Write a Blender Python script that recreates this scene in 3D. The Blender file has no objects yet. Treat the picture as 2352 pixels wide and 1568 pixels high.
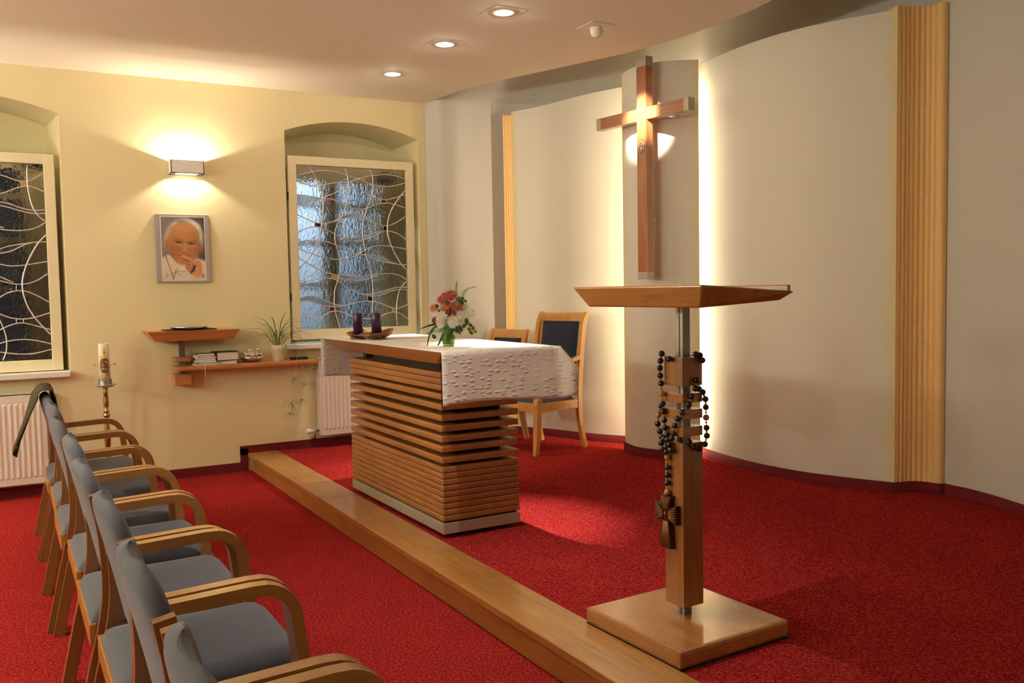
import bpy, bmesh, math, random
from math import sin, cos, pi, radians, hypot, atan2
from mathutils import Vector, Matrix

K = 0.93          # survey unit in metres: every length below is entered in survey units
SC = bpy.context.scene
COL = SC.collection
R = random.Random(7)

# ------------------------------------------------------------------ camera
cam = bpy.data.cameras.new('camera')
co = bpy.data.objects.new('camera', cam)
COL.objects.link(co)
SC.camera = co
cam.sensor_width = 36.0
cam.lens = 36.0 * 2050.0 / 2352.0
cam.clip_start = 0.05
right = Vector((0.86733992, -0.49740107, -0.01770975))
down = Vector((-0.04450918, -0.04207488, -0.99812256))
fwd = Vector((0.49572209, 0.86649979, -0.05863213))
m3 = Matrix((right, -down, -fwd)).transposed()
co.matrix_world = Matrix.Translation(Vector((0, 0, 1.55)) * K) @ m3.to_4x4()

# ------------------------------------------------------------------ view, world
SC.view_settings.view_transform = 'Standard'
SC.view_settings.look = 'None'
SC.view_settings.gamma = 1.0
SC.view_settings.use_curve_mapping = False
SC.view_settings.exposure = 0.60
SC.cycles.use_denoising = True
SC.cycles.use_adaptive_sampling = True
SC.cycles.adaptive_threshold = 0.06
SC.cycles.max_bounces = 8
SC.cycles.diffuse_bounces = 4
SC.cycles.sample_clamp_indirect = 6.0
SC.cycles.caustics_reflective = False
SC.cycles.caustics_refractive = False
wd = bpy.data.worlds.new('night')
SC.world = wd
wd.use_nodes = True
wd.node_tree.nodes['Background'].inputs[0].default_value = (0.004, 0.005, 0.007, 1)
wd.node_tree.nodes['Background'].inputs[1].default_value = 1.0

WARM = (1.0, 0.96, 0.85)
TUBE = (1.0, 0.87, 0.62)

def lamp(name, kind, loc, energy, color, target=None, parent=None, **kw):
    l = bpy.data.lights.new(name, kind)
    l.energy = energy * K * K
    l.color = color
    for k, v in kw.items():
        setattr(l, k, v)
    o = bpy.data.objects.new(name, l)
    COL.objects.link(o)
    o.location = Vector(loc) * K
    if target is not None:
        o.rotation_euler = (Vector(target) - Vector(loc)).to_track_quat('-Z', 'Y').to_euler()
    if parent is not None:
        o.parent = parent
    return o

# cool area light added outside to brighten the added pale slab
lamp('outside_fill', 'AREA', (2.6, 9.2, 3.4), 48, (0.70, 0.85, 1.0), target=(3.0, 10.5, 1.6), size=0.5)

# ------------------------------------------------------------------ materials
def newmat(name):
    m = bpy.data.materials.new(name)
    m.use_nodes = True
    nt = m.node_tree
    return m, nt, nt.nodes['Principled BSDF']

def plain(name, col, rough=0.5, metal=0.0, bump=0.0, scale=60, coat=0.0, trans=0.0, var=0.0, ior=1.45, sheen=0.0, sss=0.0):
    m, nt, b = newmat(name)
    b.inputs['Base Color'].default_value = (*col, 1)
    b.inputs['Roughness'].default_value = rough
    b.inputs['Metallic'].default_value = metal
    b.inputs['Coat Weight'].default_value = coat
    b.inputs['Coat Roughness'].default_value = 0.15
    b.inputs['Transmission Weight'].default_value = trans
    b.inputs['IOR'].default_value = ior
    b.inputs['Sheen Weight'].default_value = sheen
    tc = nt.nodes.new('ShaderNodeTexCoord')
    nz = nt.nodes.new('ShaderNodeTexNoise')
    nz.inputs['Scale'].default_value = scale
    nz.inputs['Detail'].default_value = 4
    nt.links.new(tc.outputs['Object'], nz.inputs['Vector'])
    v = max(var, 0.03)
    mx = nt.nodes.new('ShaderNodeMix')
    mx.data_type = 'RGBA'
    mx.inputs[6].default_value = (*[c * (1 - v) for c in col], 1)
    mx.inputs[7].default_value = (*[min(1, c * (1 + v)) for c in col], 1)
    nt.links.new(nz.outputs['Fac'], mx.inputs[0])
    nt.links.new(mx.outputs[2], b.inputs['Base Color'])
    if bump:
        bp = nt.nodes.new('ShaderNodeBump')
        bp.inputs['Strength'].default_value = bump
        bp.inputs['Distance'].default_value = 0.004
        nt.links.new(nz.outputs['Fac'], bp.inputs['Height'])
        nt.links.new(bp.outputs['Normal'], b.inputs['Normal'])
    if sss:
        b.inputs['Subsurface Weight'].default_value = sss
        b.inputs['Subsurface Radius'].default_value = (0.02, 0.012, 0.006)
    return m

def wood(name, c1, c2, axis='X', scale=6.0, rough=0.32, coat=0.25, spec=0.5):
    m, nt, b = newmat(name)
    tc = nt.nodes.new('ShaderNodeTexCoord')
    mp = nt.nodes.new('ShaderNodeMapping')
    s = [9.0, 9.0, 9.0]
    s['XYZ'.index(axis)] = 0.7
    mp.inputs['Scale'].default_value = s
    nt.links.new(tc.outputs['Object'], mp.inputs['Vector'])
    nz = nt.nodes.new('ShaderNodeTexNoise')
    nz.inputs['Scale'].default_value = scale
    nz.inputs['Detail'].default_value = 6
    nz.inputs['Distortion'].default_value = 0.6
    nt.links.new(mp.outputs['Vector'], nz.inputs['Vector'])
    mp2 = nt.nodes.new('ShaderNodeMapping')
    mp2.inputs['Scale'].default_value = [2.2 if a != axis else 0.5 for a in 'XYZ']
    nt.links.new(tc.outputs['Object'], mp2.inputs['Vector'])
    n2 = nt.nodes.new('ShaderNodeTexNoise')
    n2.inputs['Scale'].default_value = 2.5
    n2.inputs['Detail'].default_value = 3
    nt.links.new(mp2.outputs['Vector'], n2.inputs['Vector'])
    ad = nt.nodes.new('ShaderNodeMath'); ad.operation = 'ADD'
    nt.links.new(nz.outputs['Fac'], ad.inputs[0]); nt.links.new(n2.outputs['Fac'], ad.inputs[1])
    rp = nt.nodes.new('ShaderNodeValToRGB')
    rp.color_ramp.elements[0].position = 0.75 / 2 + 0.0
    rp.color_ramp.elements[1].position = 1.25 / 2
    rp.color_ramp.elements[0].color = (*c2, 1)
    rp.color_ramp.elements[1].color = (*c1, 1)
    hf = nt.nodes.new('ShaderNodeMath'); hf.operation = 'MULTIPLY'; hf.inputs[1].default_value = 0.5
    nt.links.new(ad.outputs[0], hf.inputs[0])
    nt.links.new(hf.outputs[0], rp.inputs[0])
    nt.links.new(rp.outputs[0], b.inputs['Base Color'])
    b.inputs['Roughness'].default_value = rough
    b.inputs['Coat Weight'].default_value = coat
    b.inputs['Coat Roughness'].default_value = 0.20
    bp = nt.nodes.new('ShaderNodeBump'); bp.inputs['Strength'].default_value = 0.06; bp.inputs['Distance'].default_value = 0.002
    nt.links.new(nz.outputs['Fac'], bp.inputs['Height']); nt.links.new(bp.outputs['Normal'], b.inputs['Normal'])
    return m

def carpet():
    m, nt, b = newmat('red_carpet')
    tc = nt.nodes.new('ShaderNodeTexCoord')
    n1 = nt.nodes.new('ShaderNodeTexNoise'); n1.inputs['Scale'].default_value = 95; n1.inputs['Detail'].default_value = 3; n1.inputs['Roughness'].default_value = 0.8
    n2 = nt.nodes.new('ShaderNodeTexNoise'); n2.inputs['Scale'].default_value = 5; n2.inputs['Detail'].default_value = 3
    for n in (n1, n2): nt.links.new(tc.outputs['Object'], n.inputs['Vector'])
    rp = nt.nodes.new('ShaderNodeValToRGB')
    e = rp.color_ramp.elements
    e[0].position = 0.34; e[0].color = (0.18, 0.0050, 0.0055, 1)
    e[1].position = 0.68; e[1].color = (0.49, 0.070, 0.058, 1)
    x = e.new(0.5); x.color = (0.310, 0.0180, 0.0170, 1)
    nt.links.new(n1.outputs['Fac'], rp.inputs[0])
    mx = nt.nodes.new('ShaderNodeMix'); mx.data_type = 'RGBA'; mx.blend_type = 'MULTIPLY'; mx.inputs[0].default_value = 0.35
    r2 = nt.nodes.new('ShaderNodeValToRGB'); r2.color_ramp.elements[0].position = 0.3; r2.color_ramp.elements[1].position = 0.7
    r2.color_ramp.elements[0].color = (0.7, 0.7, 0.7, 1)
    nt.links.new(n2.outputs['Fac'], r2.inputs[0])
    nt.links.new(rp.outputs[0], mx.inputs[6]); nt.links.new(r2.outputs[0], mx.inputs[7])
    nt.links.new(mx.outputs[2], b.inputs['Base Color'])
    b.inputs['Roughness'].default_value = 1.0
    b.inputs['Specular IOR Level'].default_value = 0.0
    bp = nt.nodes.new('ShaderNodeBump'); bp.inputs['Strength'].default_value = 0.7; bp.inputs['Distance'].default_value = 0.006
    nt.links.new(n1.outputs['Fac'], bp.inputs['Height']); nt.links.new(bp.outputs['Normal'], b.inputs['Normal'])
    return m

def emit(name, col, strength):
    m, nt, b = newmat(name)
    b.inputs['Base Color'].default_value = (*col, 1)
    b.inputs['Emission Color'].default_value = (*col, 1)
    b.inputs['Emission Strength'].default_value = strength
    return m

def glass_mat(name, col=(1, 1, 1), bump=0.6, scale=28, rough=0.06, ior=1.35, detail=3):
    m, nt, b = newmat(name)
    b.inputs['Base Color'].default_value = (*col, 1)
    b.inputs['Transmission Weight'].default_value = 1.0
    b.inputs['Roughness'].default_value = rough
    b.inputs['IOR'].default_value = ior
    tc = nt.nodes.new('ShaderNodeTexCoord')
    mp = nt.nodes.new('ShaderNodeMapping'); mp.inputs['Scale'].default_value = (1, 1, 0.55)
    nz = nt.nodes.new('ShaderNodeTexNoise'); nz.inputs['Scale'].default_value = scale; nz.inputs['Detail'].default_value = detail
    nt.links.new(tc.outputs['Object'], mp.inputs['Vector']); nt.links.new(mp.outputs['Vector'], nz.inputs['Vector'])
    bp = nt.nodes.new('ShaderNodeBump'); bp.inputs['Strength'].default_value = bump; bp.inputs['Distance'].default_value = 0.02
    nt.links.new(nz.outputs['Fac'], bp.inputs['Height']); nt.links.new(bp.outputs['Normal'], b.inputs['Normal'])
    return m

def vcol(name, rough=0.4, coat=0.0):
    m, nt, b = newmat(name)
    a = nt.nodes.new('ShaderNodeVertexColor'); a.layer_name = 'paint'
    nt.links.new(a.outputs['Color'], b.inputs['Base Color'])
    b.inputs['Roughness'].default_value = rough
    b.inputs['Coat Weight'].default_value = coat
    return m

def sponge(name, base, tint):
    """cream plaster with a sponge-painted ochre edge (vertex mask 'paint' tells how near the edge is)"""
    m, nt, b = newmat(name)
    a = nt.nodes.new('ShaderNodeVertexColor'); a.layer_name = 'paint'
    sp = nt.nodes.new('ShaderNodeSeparateColor'); nt.links.new(a.outputs['Color'], sp.inputs[0])
    tc = nt.nodes.new('ShaderNodeTexCoord')
    nz = nt.nodes.new('ShaderNodeTexNoise'); nz.inputs['Scale'].default_value = 9; nz.inputs['Detail'].default_value = 6; nz.inputs['Roughness'].default_value = 0.7
    nt.links.new(tc.outputs['Object'], nz.inputs['Vector'])
    ad = nt.nodes.new('ShaderNodeMath'); ad.operation = 'ADD'
    nt.links.new(sp.outputs[0], ad.inputs[0]); nt.links.new(nz.outputs['Fac'], ad.inputs[1])
    rp = nt.nodes.new('ShaderNodeValToRGB'); rp.color_ramp.elements[0].position = 0.86; rp.color_ramp.elements[1].position = 1.0
    hf = nt.nodes.new('ShaderNodeMath'); hf.operation = 'SUBTRACT'; hf.inputs[1].default_value = 0.0
    nt.links.new(ad.outputs[0], hf.inputs[0]); nt.links.new(hf.outputs[0], rp.inputs[0])
    mx = nt.nodes.new('ShaderNodeMix'); mx.data_type = 'RGBA'
    mx.inputs[6].default_value = (*base, 1); mx.inputs[7].default_value = (*tint, 1)
    nt.links.new(rp.outputs[0], mx.inputs[0]); nt.links.new(mx.outputs[2], b.inputs['Base Color'])
    b.inputs['Roughness'].default_value = 0.8
    n2 = nt.nodes.new('ShaderNodeTexNoise'); n2.inputs['Scale'].default_value = 160
    nt.links.new(tc.outputs['Object'], n2.inputs['Vector'])
    bp = nt.nodes.new('ShaderNodeBump'); bp.inputs['Strength'].default_value = 0.12; bp.inputs['Distance'].default_value = 0.003
    nt.links.new(n2.outputs['Fac'], bp.inputs['Height']); nt.links.new(bp.outputs['Normal'], b.inputs['Normal'])
    return m

M = {}
M['yellow'] = plain('yellow_plaster', (0.83, 0.72, 0.43), 0.85, bump=0.12, scale=140, var=0.02)
M['grey'] = plain('grey_plaster', (0.655, 0.62, 0.57), 0.85, bump=0.1, scale=140)
M['ceil'] = plain('white_ceiling', (0.80, 0.72, 0.60), 0.9, bump=0.05, scale=120)
M['panel'] = sponge('cream_panel', (0.80, 0.745, 0.645), (0.82, 0.71, 0.42))
M['orange'] = plain('orange_glaze', (0.98, 0.61, 0.26), 0.6, bump=0.1, scale=40, var=0.10)
M['carpet'] = carpet()
M['skirt'] = plain('dark_red_skirting', (0.15, 0.006, 0.010), 0.9, bump=0.3, scale=300)
M['step'] = wood('step_beech', (0.48, 0.235, 0.070), (0.32, 0.140, 0.035), 'Y', rough=0.3, coat=0.35)
M['altar'] = wood('altar_wood', (0.38, 0.155, 0.042), (0.27, 0.095, 0.024), 'Y', rough=0.38)
M['altarx'] = wood('altar_wood_cross', (0.56, 0.265, 0.085), (0.42, 0.175, 0.05), 'X', rough=0.38)
M['lect'] = wood('lectern_wood', (0.44, 0.185, 0.055), (0.33, 0.125, 0.034), 'Y', rough=0.22, coat=0.5)
M['lectz'] = wood('lectern_wood_upright', (0.34, 0.135, 0.040), (0.24, 0.088, 0.024), 'Z', rough=0.3, coat=0.3)
M['cross'] = wood('cross_wood', (0.44, 0.155, 0.052), (0.31, 0.095, 0.03), 'Z', rough=0.28, coat=0.7)
M['crossy'] = wood('cross_wood_arm', (0.44, 0.155, 0.052), (0.31, 0.095, 0.03), 'Y', rough=0.28, coat=0.7)
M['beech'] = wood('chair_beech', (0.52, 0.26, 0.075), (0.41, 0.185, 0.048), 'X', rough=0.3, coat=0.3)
M['beech_shade'] = wood('chair_beech_shaded', (0.30, 0.125, 0.036), (0.22, 0.085, 0.022), 'Z', rough=0.3, coat=0.3)  # same beech as the arms, darkened to carry the shade on the rear legs
M['armch'] = wood('armchair_wood', (0.70, 0.38, 0.12), (0.56, 0.27, 0.075), 'Z', rough=0.28, coat=0.3)
M['shelf'] = wood('shelf_wood', (0.55, 0.225, 0.075), (0.40, 0.145, 0.045), 'X', rough=0.35)
M['steel'] = plain('brushed_steel', (0.25, 0.23, 0.20), 0.38, 0.9, bump=0.05, scale=200)
M['plinth'] = plain('plinth_steel', (0.46, 0.40, 0.33), 0.5, 0.45, bump=0.05, scale=200)
M['black'] = plain('black_inner', (0.015, 0.012, 0.010), 0.6)
M['greyfab'] = plain('blue_grey_fabric', (0.088, 0.092, 0.122), 0.95, bump=0.35, scale=420, var=0.10, sheen=0.3)
M['navy'] = plain('navy_fabric', (0.012, 0.020, 0.045), 0.95, bump=0.3, scale=400, sheen=0.3)
M['white'] = plain('white_lacquer', (0.86, 0.82, 0.78), 0.4)
M['rad'] = plain('radiator_enamel', (0.80, 0.71, 0.62), 0.35)
M['winfr'] = plain('cream_window_paint', (0.86, 0.76, 0.50), 0.4)
M['sill'] = plain('white_sill', (0.84, 0.80, 0.76), 0.4)
M['lead'] = plain('silver_lead', (0.86, 0.84, 0.80), 0.35, 0.7)
M['glass'] = glass_mat('hammered_glass', (0.95, 0.97, 0.96), 0.85, 42, 0.09)
M['seed'] = glass_mat('seedy_glass', (0.92, 0.93, 0.90), 1.0, 150, 0.3)
M['gred'] = plain('red_glass', (0.30, 0.008, 0.010), 0.1, trans=0.35)
M['gblue'] = plain('navy_glass', (0.010, 0.014, 0.05), 0.1, trans=0.3)
M['gyel'] = plain('yellow_glass', (0.75, 0.45, 0.07), 0.1, trans=0.3)
M['gdark'] = plain('dark_red_glass', (0.05, 0.006, 0.010), 0.1, trans=0.3)
M['brass'] = plain('brass', (0.50, 0.36, 0.16), 0.25, 1.0, bump=0.05, scale=30)
M['bronze'] = plain('glazed_bronze', (0.25, 0.105, 0.045), 0.22, 0.35, bump=0.5, scale=22, var=0.3, coat=0.6)
M['gold'] = plain('gold', (0.75, 0.50, 0.15), 0.25, 1.0)
M['silver'] = plain('silver', (0.80, 0.78, 0.76), 0.10, 1.0)
M['wax'] = plain('ivory_wax', (0.80, 0.74, 0.58), 0.4, sss=0.3)
M['purple'] = plain('purple_wax', (0.040, 0.006, 0.045), 0.35, coat=0.1)
M['yelwax'] = plain('yellow_wax', (0.85, 0.50, 0.03), 0.45)
M['redwax'] = plain('red_wax', (0.50, 0.02, 0.02), 0.45)
M['paper'] = plain('book_paper', (0.80, 0.74, 0.66), 0.8)
M['bead'] = plain('dark_bead', (0.012, 0.005, 0.0035), 0.35, coat=0.2)
M['beadl'] = plain('light_bead', (0.42, 0.17, 0.045), 0.35)
M['leaf'] = plain('leaf_green', (0.075, 0.17, 0.028), 0.45, var=0.35, scale=15)
M['leafl'] = plain('leaf_pale', (0.40, 0.48, 0.16), 0.45)
M['leafd'] = plain('leaf_dark', (0.030, 0.060, 0.020), 0.5, var=0.4, scale=20)
M['leafy'] = plain('leaf_yellow_edge', (0.42, 0.38, 0.05), 0.5)
M['fern'] = plain('fern_green', (0.13, 0.36, 0.05), 0.5, var=0.2)
M['petw'] = plain('white_petals', (0.80, 0.74, 0.60), 0.6, sss=0.1)
M['petr'] = plain('rust_petals', (0.46, 0.085, 0.050), 0.6, var=0.35, scale=60)
M['peto'] = plain('orange_petals', (0.55, 0.17, 0.07), 0.6, var=0.3, scale=60)
M['petd'] = plain('crimson_petals', (0.24, 0.018, 0.028), 0.6, var=0.3, scale=60)
M['petc'] = plain('flower_centre', (0.45, 0.24, 0.03), 0.7)
M['vase'] = plain('green_vase_glass', (0.28, 0.55, 0.10), 0.05, trans=0.75, ior=1.45)
M['pot'] = plain('cream_pot', (0.76, 0.66, 0.48), 0.4, bump=0.1, scale=20)
M['cloth2'] = plain('olive_cloth', (0.050, 0.038, 0.018), 0.95, bump=0.4, scale=200, var=0.3)
M['alu'] = plain('brushed_aluminium', (0.55, 0.52, 0.50), 0.35, 0.6)
M['opal'] = emit('fill_globe_glow', (0.93, 1.0, 0.90), 118.0)  # glow of the added fill globes
M['bulb'] = emit('halogen_bulb', (1.0, 0.90, 0.74), 1500.0)
M['sbulb'] = emit('sconce_bulb', (1.0, 0.86, 0.62), 60.0)
M['refl'] = emit('lamp_reflector', (1.0, 0.82, 0.6), 2.2)
M['tubeon'] = emit('fluorescent_tube', TUBE, 1.0)
M['sconceglow'] = emit('sconce_diffuser', (1.0, 0.85, 0.62), 2.2)
M['dampglass'] = plain('dark_pane', (0.02, 0.025, 0.03), 0.05, trans=0.9, ior=1.2)
M['slab'] = plain('pale_slab', (0.55, 0.62, 0.70), 0.9)

def cloth_mat():
    m, nt, b = newmat('damask_cloth')
    tc = nt.nodes.new('ShaderNodeTexCoord')
    mp = nt.nodes.new('ShaderNodeMapping'); mp.inputs['Scale'].default_value = (0.8, 0.8, 1.7)
    v = nt.nodes.new('ShaderNodeTexVoronoi'); v.inputs['Scale'].default_value = 27
    v.inputs['Randomness'].default_value = 0.75
    n = nt.nodes.new('ShaderNodeTexNoise'); n.inputs['Scale'].default_value = 55; n.inputs['Detail'].default_value = 4
    nt.links.new(tc.outputs['Object'], mp.inputs['Vector'])
    nt.links.new(mp.outputs['Vector'], v.inputs['Vector']); nt.links.new(tc.outputs['Object'], n.inputs['Vector'])
    rp = nt.nodes.new('ShaderNodeValToRGB'); rp.color_ramp.elements[0].position = 0.05; rp.color_ramp.elements[1].position = 0.42
    rp.color_ramp.elements[0].color = (1, 1, 1, 1); rp.color_ramp.elements[1].color = (0, 0, 0, 1)
    nt.links.new(v.outputs['Distance'], rp.inputs[0])
    ad = nt.nodes.new('ShaderNodeMath'); ad.operation = 'ADD'
    ml = nt.nodes.new('ShaderNodeMath'); ml.operation = 'MULTIPLY'; ml.inputs[1].default_value = 0.45
    nt.links.new(n.outputs['Fac'], ml.inputs[0]); nt.links.new(rp.outputs[0], ad.inputs[0]); nt.links.new(ml.outputs[0], ad.inputs[1])
    bp = nt.nodes.new('ShaderNodeBump'); bp.inputs['Strength'].default_value = 0.55; bp.inputs['Distance'].default_value = 0.006
    nt.links.new(ad.outputs[0], bp.inputs['Height']); nt.links.new(bp.outputs['Normal'], b.inputs['Normal'])
    b.inputs['Base Color'].default_value = (0.76, 0.67, 0.60, 1)
    b.inputs['Roughness'].default_value = 0.75
    b.inputs['Sheen Weight'].default_value = 0.3
    return m
M['damask'] = cloth_mat()

# ------------------------------------------------------------------ mesh helpers
class MB:
    def __init__(s):
        s.b = bmesh.new()
        s.mats = []
        s.mi = 0
    def use(s, m):
        if m not in s.mats: s.mats.append(m)
        s.mi = s.mats.index(m)
        return s
    def face(s, vs, smooth=False):
        try:
            f = s.b.faces.new(vs)
            f.material_index = s.mi
            f.smooth = smooth
            return f
        except ValueError:
            return None
    def v(s, p): return s.b.verts.new(p)
    def box(s, x0, x1, y0, y1, z0, z1, bev=0.0, mat=None):
        t = MB() if bev else s
        c = [(x0, y0, z0), (x1, y0, z0), (x1, y1, z0), (x0, y1, z0), (x0, y0, z1), (x1, y0, z1), (x1, y1, z1), (x0, y1, z1)]
        vs = [t.v(p) for p in c]
        fs = [t.face([vs[i] for i in q]) for q in ((0, 3, 2, 1), (4, 5, 6, 7), (0, 1, 5, 4), (1, 2, 6, 5), (2, 3, 7, 6), (3, 0, 4, 7))]
        if bev:
            bmesh.ops.bevel(t.b, geom=list(t.b.edges), offset=bev, segments=2, profile=0.6, affect='EDGES')
            s.join(t)
            return s
        return s
    def frustum(s, bot, top, bev=0.0):
        """bot/top: four corners each, counter-clockwise seen from above"""
        t = MB()
        vb = [t.v(p) for p in bot]; vt = [t.v(p) for p in top]
        n = len(bot)
        t.face(vb[::-1]); t.face(vt)
        for i in range(n): t.face([vb[i], vb[(i + 1) % n], vt[(i + 1) % n], vt[i]])
        if bev: bmesh.ops.bevel(t.b, geom=list(t.b.edges), offset=bev, segments=3, profile=0.5, affect='EDGES')
        s.join(t)
        return s
    def join(s, t, mat=None):
        mp = {}
        for v in t.b.verts:
            p = v.co if mat is None else mat @ v.co
            mp[v] = s.b.verts.new(p)
        for f in t.b.faces:
            try:
                g = s.b.faces.new([mp[v] for v in f.verts]); g.material_index = s.mi; g.smooth = f.smooth
            except ValueError: pass
        t.b.free()
        return s
    def prism(s, pts, z0, z1, smooth=False, axis='Z', cap=True):
        """closed outline extruded along an axis"""
        def P(a, b, c):
            return {'Z': (a, b, c), 'Y': (a, c, b), 'X': (c, a, b)}[axis]
        lo = [s.v(P(a, b, z0)) for a, b in pts]; hi = [s.v(P(a, b, z1)) for a, b in pts]
        n = len(pts)
        for i in range(n): s.face([lo[i], lo[(i + 1) % n], hi[(i + 1) % n], hi[i]], smooth)
        if cap:
            s.face(lo[::-1]); s.face(hi)
        return s
    def tube(s, path, r, seg=10, closed=False, smooth=True, flat=None, caps=True):
        """round (or flat=(w,h) rectangular) section swept along points; r may be a list"""
        P = [Vector(p) for p in path]
        n = len(P)
        rs = r if isinstance(r, (list, tuple)) else [r] * n
        rings = []
        up = None
        for i in range(n):
            if closed: t = (P[(i + 1) % n] - P[i - 1])
            else: t = P[min(i + 1, n - 1)] - P[max(i - 1, 0)]
            if t.length < 1e-9: t = Vector((0, 0, 1))
            t.normalize()
            if up is None:
                up = Vector((0, 0, 1)) if abs(t.z) < 0.9 else Vector((0, 1, 0))
                if flat and len(flat) > 2: up = Vector(flat[2])
            a = t.cross(up)
            if a.length < 1e-6: a = t.cross(Vector((1, 0, 0)))
            a.normalize()
            b = a.cross(t).normalized()
            up = b
            ring = []
            if flat:
                w, h = flat[0] / 2, flat[1] / 2
                for (x, y) in ((-w, -h), (w, -h), (w, h), (-w, h)): ring.append(s.v(P[i] + a * x * rs[i] + b * y * rs[i]))
            else:
                for k in range(seg):
                    an = 2 * pi * k / seg
                    ring.append(s.v(P[i] + a * cos(an) * rs[i] + b * sin(an) * rs[i]))
            rings.append(ring)
        m = len(rings[0])
        sm = smooth and not flat
        for i in range(n if closed else n - 1):
            A, B = rings[i], rings[(i + 1) % n]
            for k in range(m): s.face([A[k], A[(k + 1) % m], B[(k + 1) % m], B[k]], sm)
        if caps and not closed:
            s.face(rings[0][::-1]); s.face(rings[-1])
        return s
    def lathe(s, prof, c=(0, 0, 0), seg=24, smooth=True, caps=True):
        rings = []
        for (r, z) in prof:
            rings.append([s.v((c[0] + r * cos(2 * pi * k / seg), c[1] + r * sin(2 * pi * k / seg), c[2] + z)) for k in range(seg)])
        for A, B in zip(rings, rings[1:]):
            for k in range(seg): s.face([A[k], A[(k + 1) % seg], B[(k + 1) % seg], B[k]], smooth)
        if caps:
            s.face(rings[0][::-1]); s.face(rings[-1])
        return s
    def ball(s, c, r, u=12, v=8, sz=1.0):
        t = bmesh.ops.create_uvsphere(s.b, u_segments=u, v_segments=v, radius=1.0)
        for w in t['verts']:
            w.co = Vector((c[0] + w.co.x * r, c[1] + w.co.y * r, c[2] + w.co.z * r * sz))
            for f in w.link_faces: f.smooth = True; f.material_index = s.mi
        return s
    def grid(s, fn, nu, nv, smooth=True, closeu=False):
        V = [[s.v(fn(i / (nu if closeu else nu - 1), j / (nv - 1))) for j in range(nv)] for i in range(nu)]
        for i in range(nu if closeu else nu - 1):
            for j in range(nv - 1):
                s.face([V[i][j], V[(i + 1) % nu][j], V[(i + 1) % nu][j + 1], V[i][j + 1]], smooth)
        return V
    def build(s, name, mat=None, parent=None, loc=None, rz=0.0, fix=True):
        if fix: bmesh.ops.recalc_face_normals(s.b, faces=s.b.faces)
        for v in s.b.verts: v.co = v.co * K
        me = bpy.data.meshes.new(name)
        s.b.to_mesh(me); s.b.free()
        for mm in (s.mats if s.mats else [mat]): me.materials.append(mm)
        o = bpy.data.objects.new(name, me)
        COL.objects.link(o)
        if parent is not None: o.parent = parent
        if loc is not None: o.location = Vector(loc) * K
        o.rotation_euler[2] = rz
        return o

def tag(o, label=None, cat=None, group=None, kind=None):
    if label: o['label'] = label
    if cat: o['category'] = cat
    if group: o['group'] = group
    if kind: o['kind'] = kind
    return o

def thing(name, label, cat, loc=(0, 0, 0), rz=0.0, group=None):
    o = bpy.data.objects.new(name, None)
    COL.objects.link(o)
    o.empty_display_size = 0.1
    o.location = Vector(loc) * K
    o.rotation_euler = (0, 0, rz)
    return tag(o, label, cat, group)

def struct(name, mb, mat=None, parent=None, label=None, cat=None):
    o = mb.build(name, mat, parent)
    if parent is None: tag(o, label, cat, kind='structure')
    return o

def copy_tree(o, parent=None):
    c = o.copy()
    COL.objects.link(c)
    if parent is not None: c.parent = parent
    for ch in list(o.children):
        copy_tree(ch, c)
    return c

def catmull(pts, n=8):
    P = [Vector(p) for p in pts]
    P = [P[0] * 2 - P[1]] + P + [P[-1] * 2 - P[-2]]
    out = []
    for i in range(1, len(P) - 2):
        for k in range(n):
            t = k / n
            a, b, c, d = P[i - 1], P[i], P[i + 1], P[i + 2]
            out.append(0.5 * ((2 * b) + (c - a) * t + (2 * a - 5 * b + 4 * c - d) * t * t + (3 * b - a - 3 * c + d) * t ** 3))
    out.append(P[-2])
    return out

def offset_line(pts, d):
    """2D polyline moved sideways by d (to the left of travel)"""
    out = []
    for i, p in enumerate(pts):
        a = pts[max(0, i - 1)]; b = pts[min(len(pts) - 1, i + 1)]
        t = Vector((b[0] - a[0], b[1] - a[1])); t.normalize()
        out.append((p[0] - t.y * d, p[1] + t.x * d))
    return out

# ================================================================== SETTING
YW = 7.91      # face of the yellow window wall
ZC = 3.335     # underside of the suspended ceiling
ZP = 0.15      # altar platform
XS = 1.83      # front edge of the platform step

struct('floor', MB().box(-3.2, 2.0, -2.6, 8.0, -0.10, 0.0), M['carpet'], label='red carpet of the lower floor where the chairs stand', cat='floor')
struct('floor_platform', MB().box(2.07, 6.2, -2.6, 8.0, -0.10, ZP), M['carpet'], label='red carpet of the raised altar platform', cat='floor')

# wooden step along the platform edge
st = thing('trim_1', 'long beech step along the edge of the altar platform', 'step')
st['kind'] = 'structure'
tr = MB()
for i, (a, b) in enumerate(((-2.6, 1.9), (1.9, 4.05), (4.05, 5.83), (5.83, 7.91))):
    tr.box(XS, 2.085, a + 0.0008, b - 0.0008, ZP - 0.030, ZP + 0.004, bev=0.004)
tr.build('tread', M['step'], st)
MB().box(XS + 0.026, 2.0, -2.6, 7.90, 0.0, ZP - 0.030).build('riser', M['step'], st)

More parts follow.
